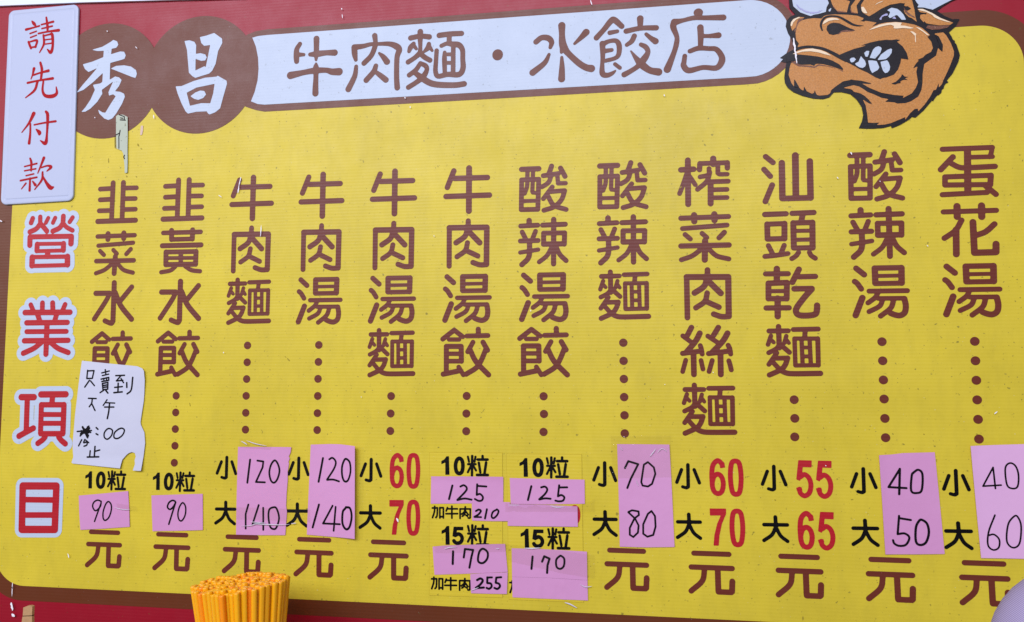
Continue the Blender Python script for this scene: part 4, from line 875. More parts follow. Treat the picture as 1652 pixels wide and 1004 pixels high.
["tan","tan",1.8,[["p",1065.5,559.4,1077.6,562.1,1084,560,1088.4,556.8,1093.6,552.5,1099.8,549.7,1108.7,544.7,1116.8,542.5,1112.6,539.5,1123,538.2,1126.5,536.5,1135.5,536.5,1141.9,538.3,1150.2,543.7,1154,551.4,1155.7,561.1,1156.1,570.9,1158.4,583.1,1168,589.9,1171.9,592.5,1173.4,597.9,1174.5,601.7,1177.9,597.6,1179.2,596.5,1178.2,604.5,1176.7,611.5,1175.1,616.5,1172.4,617.2,1171.2,619.8,1177,620.3,1181,620.5,1184,616.9,1188.9,606.7,1191.9,596.6,1191.4,590.8,1186.9,579.3,1182.1,568.8,1178.5,561.7,1177,557.3,1173.3,553.2,1173.8,559.5,1170.1,550.9,1167.4,550.6,1163.5,543,1156.9,533.6,1149.5,525.7,1149.2,529.1,1145.6,528.8,1140.5,524.2,1136.7,519,1134.3,516.2,1134.9,519.6,1129.4,517.4,1118.5,513.1,1111.2,511.7,1102.1,511.5,1105.8,514.3,1098.6,514.4,1092.7,515,1092.1,524.4,1090.7,536.3,1087.7,543.6,1093.1,541.1,1099.1,536.6,1094.1,543.5,1089.7,548.3,1085.2,551.5,1077.9,553.9,1075.3,557.1,1078.3,554.9,1073.8,557.6]]],
["tan","tan",1.8,[["p",1054.9,696.2,1054.6,670.7,1056.3,664.5,1061.6,656,1072.7,653.4,1075.3,663,1077,667.1,1072.3,669.3,1078.6,694.2]]],
["tan","tan",1.8,[["p",1083.3,693.8,1083.4,668.5,1077.6,660.8,1078.4,653.2,1085.6,651.1,1084.2,661.3,1088.9,667.5,1087,693.5]]],
["tan","tan",1.8,[["p",1089.6,693.3,1093.4,667.7,1089.5,661.9,1089.3,656.9,1091,651.7,1098.2,646.6,1104.7,650.2,1112.2,654.9,1122.5,659.3,1134.3,660.6,1139.8,659.5,1138.3,656.9,1141.4,655.4,1146.3,652.7,1142.2,651,1137.6,651.1,1139.3,647,1143.2,642.2,1146.3,641,1152,635.6,1150.5,643.2,1149.9,651.2,1148.7,657.3,1146.5,669.5,1139,689.2]]],
["tan","tan",1.8,[["p",1153.1,651.8,1159.3,651,1169.9,645.2,1178.6,638.6,1192.6,631.6,1189,629.4,1176.5,629.6,1165.8,632.1,1162.3,633.3,1160.6,636.2,1159.6,634.5,1155.8,639.8,1156.4,644.2,1161.8,644.8,1155.6,647.8]]],
["tan","tan",1.8,[["p",1006.7,641.8,1007.3,645.8,1010.2,649.7,1016.4,652.1,1023.5,651,1020.1,648.9,1015.3,645.7,1013.8,640.2,1008.6,634.8]]],
["eye","white",2.1,[["p",1118.9,652.6,1124.1,655.3,1130.4,653.4,1133.9,650.3,1137.4,645.5,1140,639.1,1134.9,639.4,1132.3,642.9,1130.1,645.6,1128.3,645.5,1126.4,644.4,1121.8,642.4,1119.9,644.8,1120.5,645.8,1122,648.7,1122.1,650.4]]],
["eye_glint","lilac",2.1,[["p",1109.6,642.1,1112.8,646.4,1117.4,648.5,1119.7,648.2,1119.2,645.9,1115.5,645.7,1112.7,644.4,1111.9,640.7],
["p",1124,642,1127.3,644.3,1129,640.7,1126.3,641.4]]],
["mouth","dark",2.1,[["p",1061.2,600.3,1070.1,603.8,1079.5,607.1,1088.7,609,1095.5,611,1086.8,610.6,1097.9,613.7,1108.1,615.4,1116.3,615.9,1122.6,615.1,1128.1,615.6,1132.6,614.4,1128.5,612.7,1135,606.3,1139.2,598.1,1140.9,589.6,1132.7,591.6,1131.8,586.7,1128.6,578,1123.8,572.3,1115.6,569.4,1111.5,569,1108.2,567.6,1102.9,570.2,1093.9,576.7,1085.8,581.2,1080.4,584.3,1084.2,582.8,1075.2,588.4,1066.1,594]]],
["tooth","white",2.4,[["p",1091,601.2,1093.8,603.5,1096.8,603.1,1096,598.9,1094.5,596,1092.2,596.6]]],
["tooth","white",2.4,[["p",1087.2,597.5,1088.5,595.4,1091.6,591.2,1092.6,587.1,1091.4,584.2,1088.6,582.6,1084.9,583.6,1081.3,586.4,1080,588.5,1084.2,590.7]]],
["tooth","white",2.4,[["p",1097,594.6,1101.2,604.5,1104,607.3,1107.3,608.3,1110.2,607.1,1111,604.9,1109.3,600,1103.1,593.2]]],
["tooth","white",2.4,[["p",1105.8,591.3,1110.1,597.9,1117.6,603.2,1121.3,604.5,1122.8,603.6,1122,599.1,1119.1,594.9,1115.4,591.8,1110.8,591.4]]],
["tooth","white",2.4,[["p",1095.1,591.5,1099.8,591.2,1104.8,590.1,1107.6,582.2,1105.8,579.1,1099.3,575.6,1097.2,579.9,1096.2,584.9]]],
["tooth","white",2.4,[["p",1109.1,588.9,1112.6,589.6,1116.7,590.3,1118.4,587.4,1119.8,582.2,1119,578,1116.6,575.2,1114,574.6,1111.7,577.5,1110.1,583]]],
["tooth","white",2.4,[["p",1074.2,594.5,1076.3,596,1079.2,596.2,1081.3,593.7,1078.4,590.6,1076.1,590.2,1074.8,591.8]]],
["shading","shade",1.95,[["p",1063.6,631,1071,631.7,1082.1,630.5,1079.3,629.1,1071,629.1,1066.3,629.1,1062.5,626.5,1060.7,627.1]]],
["shading","shade",1.95,[["p",1005.5,596,1013.9,596,1016.6,591.1,1028.8,589.5,1033,588.2,1038.2,590.7,1053,586.7,1063.9,581.7,1066.9,580.8,1065.7,579.6,1059.4,583.5,1047.4,587.4,1038.1,588.9,1033.4,586.3,1025,588.2,1014.7,589.4,1010.1,592.7]]],
["shading","shade",1.95,[["p",1016.3,649.2,1023,650.5,1021,647.8,1016.7,645.1,1014.2,640.1,1013.1,635.1,1011.6,633.2,1010.7,634.8,1013.3,640.2,1014.3,645.2]]],
["shading","shade",1.95,[["p",1163.9,630.4,1176.4,629,1188.9,629.1,1186.1,626.1,1177.1,624.4,1168.2,624.7,1162,627.3]]],
["shading","shade",1.95,[["p",1137.8,655.6,1142.2,654.2,1145.8,652.2,1141.2,649.8,1146.4,644.4,1150.4,641.6,1149.4,640.7,1142.8,644.7,1138.9,649]]],
["shading","shade",1.95,[["p",1056.2,664.4,1061.6,656.4,1072.2,654.1,1071.7,653.1,1062.5,654.3,1057.1,661.3],
["p",1077.5,659.7,1078.4,653.6,1084.2,651.6,1083.9,650.7,1077.7,652.4,1076.7,656.8]]],
["nostril","dark",2.1,[["p",1048.6,633.5,1049.3,638,1052.7,640.8,1057.4,641.7,1063.9,640.3,1071.1,635.9,1076.6,632.7,1082.1,630.3,1077.4,630.2,1071,631.7,1065.4,630.5,1061.6,627,1056,626.2,1051.4,627.7],
["s",1043.6,632.7,0.8,1042.2,639,1.3,1043.9,645,1.4,1048.3,649.2,1.3,1055.8,650,1.1,1064.1,648,1.2,1073.2,641.8,1.5,1079.5,637.5,1.3,1085.9,635.6,0.9,1091.6,635.4,0.2]]],
["lip_line","dark",2.25,[["s",1013.4,611.6,1.8,1020,613,1.7,1029.4,613,1.7,1042.4,610.1,1.7,1052.5,604.9,1.9,1061.6,598.8,2.1,1069.8,592.7,1.4]]],
["lip","dark",2.1,[["p",1000.9,604.4,1006.6,605,1013.2,604.8,1025.4,602.8,1037.5,600.4,1047.7,597.2,1055,593.7,1062.3,588.7,1065.8,584,1066.5,581.5,1063.9,582.3,1053,587.3,1043.7,590.4,1037.2,591.4,1034.4,591.1,1033,588.9,1028.8,590.9,1017.6,591.3,1013.8,592.9,1013.9,596.4,1006.4,596.7,1000.7,595.3]]],
["highlight","cream",2.4,[["p",1006.6,604.7,1014.2,608.4,1023.7,610.6,1031.2,610.9,1040.5,608.2,1047.8,604.7,1053.3,600,1045.9,602.3,1038.5,605.3,1029.2,607.4,1019.8,607.6,1013.2,606]]],
["highlight","cream",2.4,[["p",1044,639.8,1045.7,644.2,1050,647.3,1055.6,647.8,1061.2,646.6,1064.4,644.2,1058.3,645,1051.8,644.1,1047,641.6]]],
["highlight","cream",2.4,[["p",1006.6,641.5,1007.2,645.6,1010.1,649.4,1016.3,651.6,1019.1,651.2,1013.4,648.7,1010,645.4,1008,640.4]]],
["highlight","cream",2.4,[["p",1096.1,628.6,1103.1,632.4,1109.6,635,1118.7,636.5,1127.9,636.8,1135.1,635.6,1133.2,632.4,1138.6,631.6,1149.3,627.8,1143.9,627.6,1135.8,629,1128.5,628.8,1125.3,629.3,1125.9,632.3,1122.3,634,1116.8,633.6,1109.5,632.2]]],
["highlight","cream",2.4,[["p",1149.8,629.5,1154.7,627.7,1159,623.9,1162.5,620.6,1165.5,617.7,1162.9,618.1,1158.1,622.9],
["p",1143.3,624.7,1147.3,623.7,1150.8,620.5,1150,619,1150,611.1,1149.3,609.2,1148.9,613.2,1149.1,618.1,1146.3,621.8]]],
["highlight","cream",2.4,[["p",1152.7,651.4,1159.2,651,1169.7,644.9,1178.4,638.3,1191.5,631.1,1183.6,633.7,1175.7,637,1171.3,639.8,1169.6,642.4,1162.6,647,1155.5,649.5]]],
["highlight","cream",2.4,[["p",1089.4,658.6,1092,658.9,1094.2,655.2,1096.3,650,1092.6,650.8,1090,653.5],
["p",1104.4,659,1107.7,662.2,1115.6,665.1,1113.3,663.3,1108.6,661.7]]],
["fur_tick","dark",2.1,[["p",1120.3,561.2,1125.6,563.3,1129.3,566.6,1131.7,569.2,1133.1,572.4,1135.7,569.1,1140.2,568.3,1136.6,567.3,1136.1,566.6,1140.1,564.9,1133.8,565.1,1130.6,563.3,1131.4,561.5,1127.3,561,1125,559.9]]],
["fur_tick","dark",2.1,[["p",1009,574,1011,570.9,1014.4,564.1,1012.5,562.7,1008.8,564.5]]],
["fur_tick","dark",2.1,[["p",1137.7,655.5,1142.3,655.9,1146.2,652.5,1142.5,650.4,1139.8,651.3],
["p",1171.9,618.6,1175.8,615.8,1179.9,605.2,1179.1,595.9,1177,600.5,1175.5,607.5],
["p",1157.3,647,1163.5,645.5,1162.6,644.1,1158.1,645.2],
["p",1087.6,543.8,1091.7,542.1,1099.2,536.2,1093.9,539]]],
["fur_tick","dark",2.1,[["p",1087.8,641.5,1092,642.4,1095.7,644.2,1092.4,640.4],
["p",1162.5,617.3,1166.8,614,1168.8,607.9,1165,613.2]]]],"stick":{"k1":[1.6,[[59.1,48.6],
[96,52.4],
[133,56.5],
[135.4,33.6],
[137.4,9.2],
[100.5,5.8],
[63.8,2.9],
[61.2,23.1]],
[["k1a",87.2,29.1],
["k1b",103.1,29.3]]],"k2":[1.6,[[167.7,51.5],
[205.2,53.6],
[242.1,55.4],
[243.9,8.3],
[208.1,6.1],
[171.3,4.5]],
[["k2a",197.8,30.1],
["k2b",212.8,31.4]]],"k3":[1.6,[[290.8,117.9],
[365.9,118.7],
[365.2,112.2],
[362.6,106.4],
[363.9,104],
[362.3,99.6],
[363,97],
[361.5,87],
[361.8,75.5],
[360.6,58.3],
[360.3,42.6],
[361.7,35.5],
[360.1,5.3],
[325.6,4.2],
[291.3,3.7],
[290.8,62.4]],
[["k3a",307,86.5],
["k3b",323.8,86.4],
["k3c",343.1,86.7],
["k3d",306,27.6],
["k3e",321.9,27],
["k3f",343.7,26.5]]],"k4":[1.8,[[392.7,122.2],
[418.3,123.4],
[433.5,123.4],
[455.4,121.7],
[456.6,4.5],
[420.6,5.5],
[389.8,6.9],
[391.3,64.7]],
[["k4a",407.3,90],
["k4b",424.5,90.9],
["k4c",443.2,90.5],
["k4d",401.7,31],
["k4e",423.4,28.9],
["k4f",445.3,29.9]]],"k6a":[1.7,[[555.2,84.7],
[598.6,85.5],
[647.9,86],
[647.8,54.4],
[608.3,52.3],
[554.7,50.5]],
[["k6a",580.7,65.4],
["k6b",598.4,65.3],
["k6c",619.1,65.9]]],"k6b":[2.2,[[608,53.5],
[632.1,55.2],
[656.5,55],
[656.5,31.9],
[632.1,31.2],
[608.5,31.2]],
[["k6d",615.6,40.4],
["k6e",626.1,40],
["k6f",637.7,40.5]]],"k6c":[1.7,[[557.7,-2.6],
[572.1,-0.8],
[613.3,2],
[650.4,4],
[651.4,-8.7],
[653.5,-30],
[606.3,-33.8],
[560.4,-37.1],
[558.9,-19.9]],
[["k6g",584,-15.1],
["k6h",603.9,-15.3],
["k6i",622.2,-11.6]]],"k6d":[2.2,[[606.4,-34.5],
[623.7,-32.5],
[653.6,-30.4],
[652.6,-56.5],
[629.9,-57.2],
[607.5,-57.5]],
[["k6j",618.7,-45],
["k6k",630.5,-44.2],
["k6l",641.3,-43.7]]],"k7a":[1.7,[[656.2,84.7],
[697,84.4],
[749.3,84.6],
[749.5,55.5],
[702.4,53.4],
[657.4,52.7]],
[["k7a",681.2,66.8],
["k7b",700.2,67.2],
["k7c",720.6,67.4]]],"k7b":[2.6,[[653.7,52.7],
[697.2,53.1],
[740.5,52.3],
[740.8,27.7],
[697.1,26.8],
[653.8,26.2]],
[]],"k7d":[1.7,[[659.1,-34.5],
[693.6,-34.7],
[751.9,-34.9],
[752.4,-60],
[704.2,-60.1],
[659.7,-60.3]],
[]],"k7c":[2.2,[[658.7,-1],
[695.9,-0.7],
[751.6,-1.9],
[751.9,-35.8],
[704.3,-34.9],
[659.2,-35.4]],
[["k7d",684.1,-17.5],
["k7e",701.2,-19.1],
["k7f",719,-15.8]]],"k8":[1.7,[[789.6,128.4],
[820.4,128.6],
[852.3,128.7],
[854.1,85.6],
[856.6,7.2],
[823,5.6],
[791.5,5.4],
[790.7,70.1]],
[["k8a",806.7,91.9],
["k8b",826.6,92.7],
["k8c",808.5,33.3],
["k8d",827.1,33.6]]],"k9":[1.7,[[1091.5,119.8],
[1105,120.7],
[1117.8,122.6],
[1152.1,124.1],
[1155,71.7],
[1158.2,9.7],
[1126.3,8.2],
[1094.6,7],
[1093,70.1]],
[["k9a",1110.3,90.1],
["k9b",1131.4,90.7],
["k9c",1113.4,34.1],
["k9d",1135.1,33.1]]],"kA":[1.7,[[1190.4,131.8],
[1216.6,133.3],
[1255.8,135.1],
[1256.3,71.2],
[1255.2,7.5],
[1220.8,7.1],
[1196.4,6.6],
[1193.2,69.6]],
[["kAa",1211.3,96.3],
["kAb",1232.7,99.1],
["kAc",1210.1,35.4],
["kAd",1231.7,36.5]]],"note":[1.8,[[55.4,232.6],
[97.3,228.6],
[140,224.8],
[148,221.9],
[151.1,218.4],
[152.6,206.4],
[151.5,177.8],
[147.9,149.3],
[148.5,145.4],
[154.1,135.2],
[155.9,121.1],
[155.1,111.6],
[153.8,99.1],
[152.7,84.2],
[147.5,84.1],
[140.5,84.4],
[142.8,92.6],
[141.7,98.1],
[142.9,102.8],
[141.3,107.5],
[136.9,108.8],
[132.5,107.4],
[129.1,104.9],
[123.3,98.5],
[121.8,92.2],
[120.8,86.7],
[85.8,89.2],
[48.2,91.9],
[46.3,93.3],
[48.6,100.5],
[47.8,106.8],
[46.5,119.6],
[48.5,158],
[51.3,193.4]],
[["w_zhi",68.9,207.8],
["w_mai",91.7,204.1],
["w_dao",120.2,199.8],
["w_xia",73.9,172.6],
["w_wu",99.6,166.2],
["w_smudge",63.7,135],
["w_colon",83.1,136.2],
["w_zero",100.3,132.8],
["w_zerob",116.7,133.7],
["w_one",58.3,120.2],
["w_five",67.5,120.2],
["w_stop",79.1,108.2]]],"torn":[2.2,[[92.8,576.8],
[96.8,579],
[103.7,578.3],
[110.7,574.7],
[112.1,548.9],
[112.5,527.7],
[113.5,508.6],
[113.7,494.9],
[109.8,494.5],
[108.8,506.7],
[107.6,513.1],
[106.1,522.7],
[103.6,526.8],
[95.4,530.4],
[93.8,549.8]],
[["m_ink",100.6,546.7]]],"scrap":[1.2,[[131,561.2],
[134.6,561.4],
[134.7,554.5],
[133.4,548.2],
[130.6,547.8]],
[]]},"patch":{"patchA":[[552,114.8],
[646.9,115.8],
[647.2,-61.9],
[553.5,-63]],"patchB":[[651.6,114.5],
[746.2,115.4],
[747.5,-63],
[655,-63.5]]},"dots":[[198.4,184.9],
[198.6,162.5],
[198.8,140.3],
[199.1,118],
[199,95.4],
[500.6,185.7],
[500.3,163.4],
[500.1,141.1],
[600.4,186.3],
[600.1,164.1],
[600,141.9],
[698.8,186.3],
[699.2,164.3],
[698.6,142.1],
[798.3,252.6],
[798.4,230.2],
[798.5,207.9],
[798.6,185.7],
[798.8,163.5],
[798.9,141.4],
[998.9,183.5],
[999,161.5],
[998.4,139.7],
[300,252.3],
[300.1,229.8],
[300,207.5],
[299.9,185.2],
[300,162.8],
[300.2,140.6],
[400.7,252.3],
[400.6,230],
[400.5,207.8],
[400.6,185.5],
[400.6,163.1],
[400.7,141.2],
[1099.6,251.8],
[1099.6,229.4],
[1099.6,207],
[1099.6,184.8],
[1099.7,162.3],
[1099.7,140],
[1200.5,251.5],
[1200.3,229.1],
[1200.3,206.7],
[1200.2,184.3],
[1200.2,162.1],
[1200.2,139.7]],"scr":[[284.8,481.5,282.5,469.6,0.52],
[282.5,469.6,281.4,459.4,0.69],
[316.4,413.9,315.5,398.7,0.52],
[761.6,693,763.1,686.3,0.65],
[1009.6,625.3,1012.4,593,0.95],
[515.1,579.8,515.6,577.3,0.65],
[522.7,566.8,523.1,564.2,0.6],
[852.2,563.4,853.3,561,0.65],
[847.6,201.6,848.4,200.9,0.43],
[1217.1,168.4,1219.9,171.3,0.69],
[150.8,575.2,152,569.8,0.56],
[59.4,576.9,60.6,575.6,0.6],
[1071.4,479.5,1072.8,476.5,0.69],
[47.1,-29,49.3,-34.7,0.56],
[252.8,457.9,257.5,454.3,0.39],
[1055,449.9,1056.3,447.6,0.43],
[73.2,702.5,74.3,700.6,0.56],
[119,675.7,122,672.8,0.56],
[424.5,708.3,425.4,706.5,0.69],
[425.6,699.6,426.5,694.3,0.47],
[1031.4,107.1,1032.7,106.4,0.43],
[510.4,31.5,512.9,26.9,0.95],
[-36,-75.2,-35,-79.3,0.52],
[-83.7,433.5,-80.6,431.6,1.07],
[682.8,294.9,683.6,292.5,0.43],
[1103.2,443.4,1103.9,441.9,0.43],
[1152.6,364.5,1153.9,363,0.43],
[556.2,393.5,557,391.8,0.43],
[460.9,184.9,461.8,184.1,0.39],
[266.7,243.7,267.2,242,0.52],
[905.3,216.7,906,215.2,0.39],
[-35.7,-97.6,-33.2,-108.2,1.29],
[-34,-112.4,-29.9,-116.3,1.46],
[-35.3,-71,-35.3,-89.3,0.52]],"dark":[[1016.8,106.8,1017.4,105.4,0.56],
[198.7,171.4,199.6,169.7,0.43],
[88,348.7,90,346.9,0.65],
[870.1,443.5,871.6,446.5,0.69],
[934.2,276.5,934.9,275,0.52],
[141.5,429.8,142.5,428,0.43],
[1001.5,-67.1,1001.8,-71.3,0.6],
[357.2,235.1,360.8,231,0.77],
[353.6,237.6,355.4,235.9,0.43],
[973.7,66.3,975.1,64.8,0.52],
[1059.1,67.7,1061.8,68.4,0.65],
[218.5,175.6,219.6,170.7,0.43],
[126.7,535.7,128.8,532,0.86],
[131.7,529.2,133.7,527.4,0.56],
[111.4,491.3,112,488.6,0.77],
[126.7,489.8,127.7,488,0.65],
[82.4,517.3,83.2,510.2,0.39],
[1140.9,145.1,1142.2,143.7,0.43],
[1197.2,145.8,1199.1,145.1,0.43]],"tape":{"t1":[3.2,[[283.4,39.7],
[394,39.4],
[394.3,23.6],
[285.6,23.7]]],"t2":[2.8,[[292.9,128.7],
[340.3,122.9],
[337,114.7],
[293.2,117.3]]],"t3":[3,[[653,4],
[761.6,-5.6],
[761.4,-33.6],
[719.9,-28.7],
[653,-16.3]]],"t4":[2.8,[[781.7,138.7],
[854.1,139.6],
[854.8,89.9],
[783.4,87]]],"t5":[3,[[117.4,40.2],
[148.9,36.1],
[149.1,29.5],
[117.8,32]]],"t6":[3,[[559.6,0.9],
[653,5.5],
[654.5,-5],
[561.3,-10.5]]],"t7":[3.2,[[650.6,53.9],
[743.2,53.2],
[762.1,61.9],
[762,46.3],
[650.6,43.2]]]},"crease":[["t1",1.1,[[298,15.2],
[312.8,16.4],
[318.8,18.6],
[330.1,18.5],
[343.1,18.5],
[356,18.5],
[367.1,19.6]]],
["t1",0.8,[[312.7,21.2],
[332.7,20.2]]],
["t1",0.9,[[368.8,20.5],
[375.6,21.5]]],
["t2",1.1,[[295.7,125.5],
[301.1,123.1],
[304.6,120.8]]],
["t2",0.9,[[303.6,126.4],
[316,122.5],
[331.8,119.9]]],
["t4",0.9,[[828.6,113.9],
[832.3,118.4],
[836.1,123.7]]],
["t4",0.6,[[837.5,118.5],
[843.5,123.8],
[849.3,120.2]]],
["t4",0.5,[[793.6,125.3],
[795.8,120.9]]],
["t4",0.5,[[811.8,85.4],
[814.7,78.7]]],
["t3",1.3,[[674.7,-0.1],
[684,-0.2],
[694.8,0.9]]],
["t3",0.8,[[743.3,-41],
[750,-43.7],
[757.5,-42.6]]],
["t3",1.3,[[724.3,-63.2],
[731.1,-65.1],
[739.3,-69.1]]],
["t5",0.8,[[113.9,35.2],
[121.4,32.9],
[130.7,32.1],
[138,32.1]]],
["t6",0.9,[[573.3,-4.8],
[579.7,-2.7],
[589.2,-1.9]]],
["t6",0.7,[[638.9,-1.8],
[643.6,-2]]],
["t6",0.8,[[607.7,-54.1],
[617.1,-50]]],
["t7",1,[[707.2,52.3],
[714.9,50.6],
[724.8,51.2]]],
["t7",0.6,[[654.5,51.6],
[668.6,52]]]],"sign":[[-86.7,743.6],
[26.7,745.1],
[31.8,457.9],
[-83.9,455.8]]}''')
GL = DATA['glyphs']; cache = {}
def glyph_mesh(g, matname, grow=0.0):
    k = (g, matname, grow)
    if k not in cache:
        V, Fc = region_mesh(GL[g], 0.5 if g[:2] in ('s_', 'w_', 'm_') or g in ('jia', 'sniu', 'srou', 'li', 'b0', 'b1', 'b5') else 0.8, grow+{'black': 0.45, 'brown': 0.3, 'title': 0.4, 'signred': 0.3, 'red': 0.2}.get(matname, 0))
        me = bpy.data.meshes.new('character'); me.from_pydata([(u*0.001, 0, v*0.001) for u, v in V], [], Fc); me.update()
        me.materials.append(M[matname]); cache[k] = me
    return cache[k]
def put_glyph(g, u, v, d, matname, parent, name='character', grow=0.0):
    o = bpy.data.objects.new(name, glyph_mesh(g, matname, grow)); C.objects.link(o); o.parent = parent
    o.location = W(u, v, d); return o

# ------------------------------------------------------------------ the setting behind the board
wall = link('wall', [(-1.6, 0.03, 0.4), (1.9, 0.03, 0.4), (1.9, 0.03, 2.9), (-1.6, 0.03, 2.9), (-1.6, 0.13, 0.4), (1.9, 0.13, 0.4), (1.9, 0.13, 2.9), (-1.6, 0.13, 2.9)],
            [(0, 1, 2, 3), (5, 4, 7, 6), (3, 2, 6, 7), (0, 4, 5, 1), (0, 3, 7, 4), (1, 5, 6, 2)], 'wall')
wall['kind'] = 'structure'

# ------------------------------------------------------------------ the menu board
board = thing('menu_board', 'large yellow menu board with bull head, brown border and columns of Chinese dishes', 'menu board')
red = [(-190, -260), (1420, -260), (1420, 775), (-190, 775)]
poly_sheet('backing_panel', red, -0.3, 'core', board, 5)
poly_sheet('red_sheet', red, 0, 'red_print', board)
poly_sheet('brown_border', rrect(-88, -95, 1288, 645.5, 66, 16), 0.3, 'brown_print', board)
field = poly_sheet('yellow_field', rrect(-67.3, -75.3, 1268, 626.3, 47, 16), 0.6, 'yellow', board)
discs = []
for cx in (74.6, 218.6):
    discs.append(poly_sheet('name_disc', circle(cx, 629.8, 84), 0.9 if cx < 100 else 0.93, 'brown_print', board))
def banner_outline(o):
    pts = [(960, 678.5+o)]
    cx, cy, r = 957, 629.2, 49.2
    for i in range(1, 20):
        a = math.radians(90-180*i/20); pts.append((cx+(r+o)*math.cos(a), cy+(r+o)*math.sin(a)))
    pts.append((950, 580.2-o))
    return pts
pts = banner_outline(9.2) + [(316, 571.5), (303, 574.5), (288, 580), (270, 600), (262, 632), (270, 662), (287, 682), (300, 686), (318, 687.5)]
poly_sheet('banner_border', pts, 0.96, 'brown_print', board)
pts = banner_outline(0) + [(316, 581.2), (306, 582.6), (295.8, 587), (301, 600), (304.8, 616), (305.8, 632), (304.6, 648), (301, 664), (295.4, 677), (304, 678.8), (318, 679.3)]
banner = poly_sheet('title_banner', pts, 1.2, 'white', board)
# printed patches renewed under some prices: thin yellow stickers of their own
PARENT = {'field': (field, 0.9), 'banner': (banner, 1.5), 'disc0': (discs[0], 1.2), 'disc1': (discs[1], 1.2)}
def quad_inset(q, e):
    c = (sum(p[0] for p in q)/4, sum(p[1] for p in q)/4)
    return [(p[0]+(e if p[0] < c[0] else -e), p[1]+(e if p[1] < c[1] else -e)) for p in q]
for key, lab in (('patchA', 'thin yellow printed price sticker with both small beef lines still readable'),
                 ('patchB', 'thin yellow printed price sticker with both beef lines hidden under blank pink slips')):
    t = thing('printed_price_sticker', lab, 'sticker', W(*DATA['patch'][key][0], 0), 'yellow printed price stickers')
    keep_world(poly_sheet('sticker_edge', DATA['patch'][key], 1.0, 'patch_edge', None, 0.3), t)
    f = keep_world(poly_sheet('sticker_face', quad_inset(DATA['patch'][key], 0.45), 1.15, 'patch', None), t)
    PARENT[key] = (f, 1.4)

# the pay-first sign: moulded white acrylic slab
sg = DATA['sign']
def bil(q, s, t):   # s right, t down
    return tuple((1-t)*((1-s)*q[0][i]+s*q[1][i])+t*((1-s)*q[3][i]+s*q[2][i]) for i in (0, 1))
def slab_outline(e, r, n=7):
    Wd, Ht = math.dist(sg[0], sg[1]), math.dist(sg[0], sg[3])
    return [bil(sg, (x)/Wd, 1-(y)/Ht) for x, y in rrect(e, e, Wd-e, Ht-e, max(0.5, r-e), n)]
sign = thing('pay_first_sign', 'white acrylic plate with four red characters at the menu upper left corner', 'sign', W(*sg[3], 0))
def slab(name, rings, m):
    vs = []; fs = []; n = len(rings[0][0])
    for pts, d in rings: vs += [W(u, v, d) for u, v in pts]
    for k in range(len(rings)-1):
        for i in range(n):
            j = (i+1) % n; fs.append((k*n+i, (k)*n+j, (k+1)*n+j, (k+1)*n+i))
    fs.append(tuple((len(rings)-1)*n+i for i in range(n)))
    return keep_world(link(name, vs, fs, m, None, False), sign)
SR = 9
rings = [(slab_outline(0.0, SR), 1.0), (slab_outline(0, SR), 3.0), (slab_outline(0.4, SR), 3.5), (slab_outline(1.0, SR), 3.7), (slab_outline(6.0, SR), 3.7), (slab_outline(6.6, SR), 3.4), (slab_outline(7.4, SR), 3.4), (slab_outline(8.0, SR), 3.7), (slab_outline(9.0, SR), 3.75)]
o = slab('plate', rings, 'sign'); o.data.polygons.foreach_set('use_smooth', [True]*(len(o.data.polygons)-1)+[False])
PARENT['sign'] = (sign, 4.0)
# headings: white halo under the red character
for g, u, v, col, par in DATA['inst']:
    if par == 'head':
        h = put_glyph(g if g != 'h_mu' else 'h_muh', u, v, 0.9, 'white', field, 'heading_halo', 7.0 if g != 'h_mu' else 6.0)
        o = put_glyph(g, 0, 0, 0, col, h, 'heading_character'); o.location = (0, -0.0003, 0)
        if g == 'h_mu': o.name = 'heading_character'
    else:
        p, d = PARENT[par]
        if par == 'sign': keep_world(put_glyph(g, u, v, d, col, None), sign)
        elif par.startswith('patch'):
            x = put_glyph(g, u, v, d, col, None); x.parent = p; x.location = Vector(x.location) - Vector(p.location) - Vector(p.parent.location)
            if g[0] in 'rb': x.name = 'digit'
        else:
            x = put_glyph(g, u, v, d, col, p)
            if g[0] == 'r' and g[1:].isdigit() or g in ('b0', 'b1', 'b5'): x.name = 'digit'
dm = bpy.data.meshes.new('leader_dot'); cp = circle(0, 0, 0.00515, 28)
dm.from_pydata([(x, 0, y) for x, y in cp], [], [tuple(range(28))]); dm.materials.append(M['brown'])
for u, v in DATA['dots']:
    o = bpy.data.objects.new('leader_dot', dm); C.objects.link(o); o.parent = field; o.location = W(u, v, 0.9)

# the bull emblem, each colour field a thin sheet of its own
base = None
PN = {'base': 'bull_emblem', 'tan': 'tan_patch'}
for n, col, d, ops in DATA['bull']:
    V, Fc = region_mesh(ops, 0.7, 0.0, 742)
    o = link(PN.get(n, n), [W(u, v, d) for u, v in V], Fc, col, base if base else board)
    if base is None: base = o

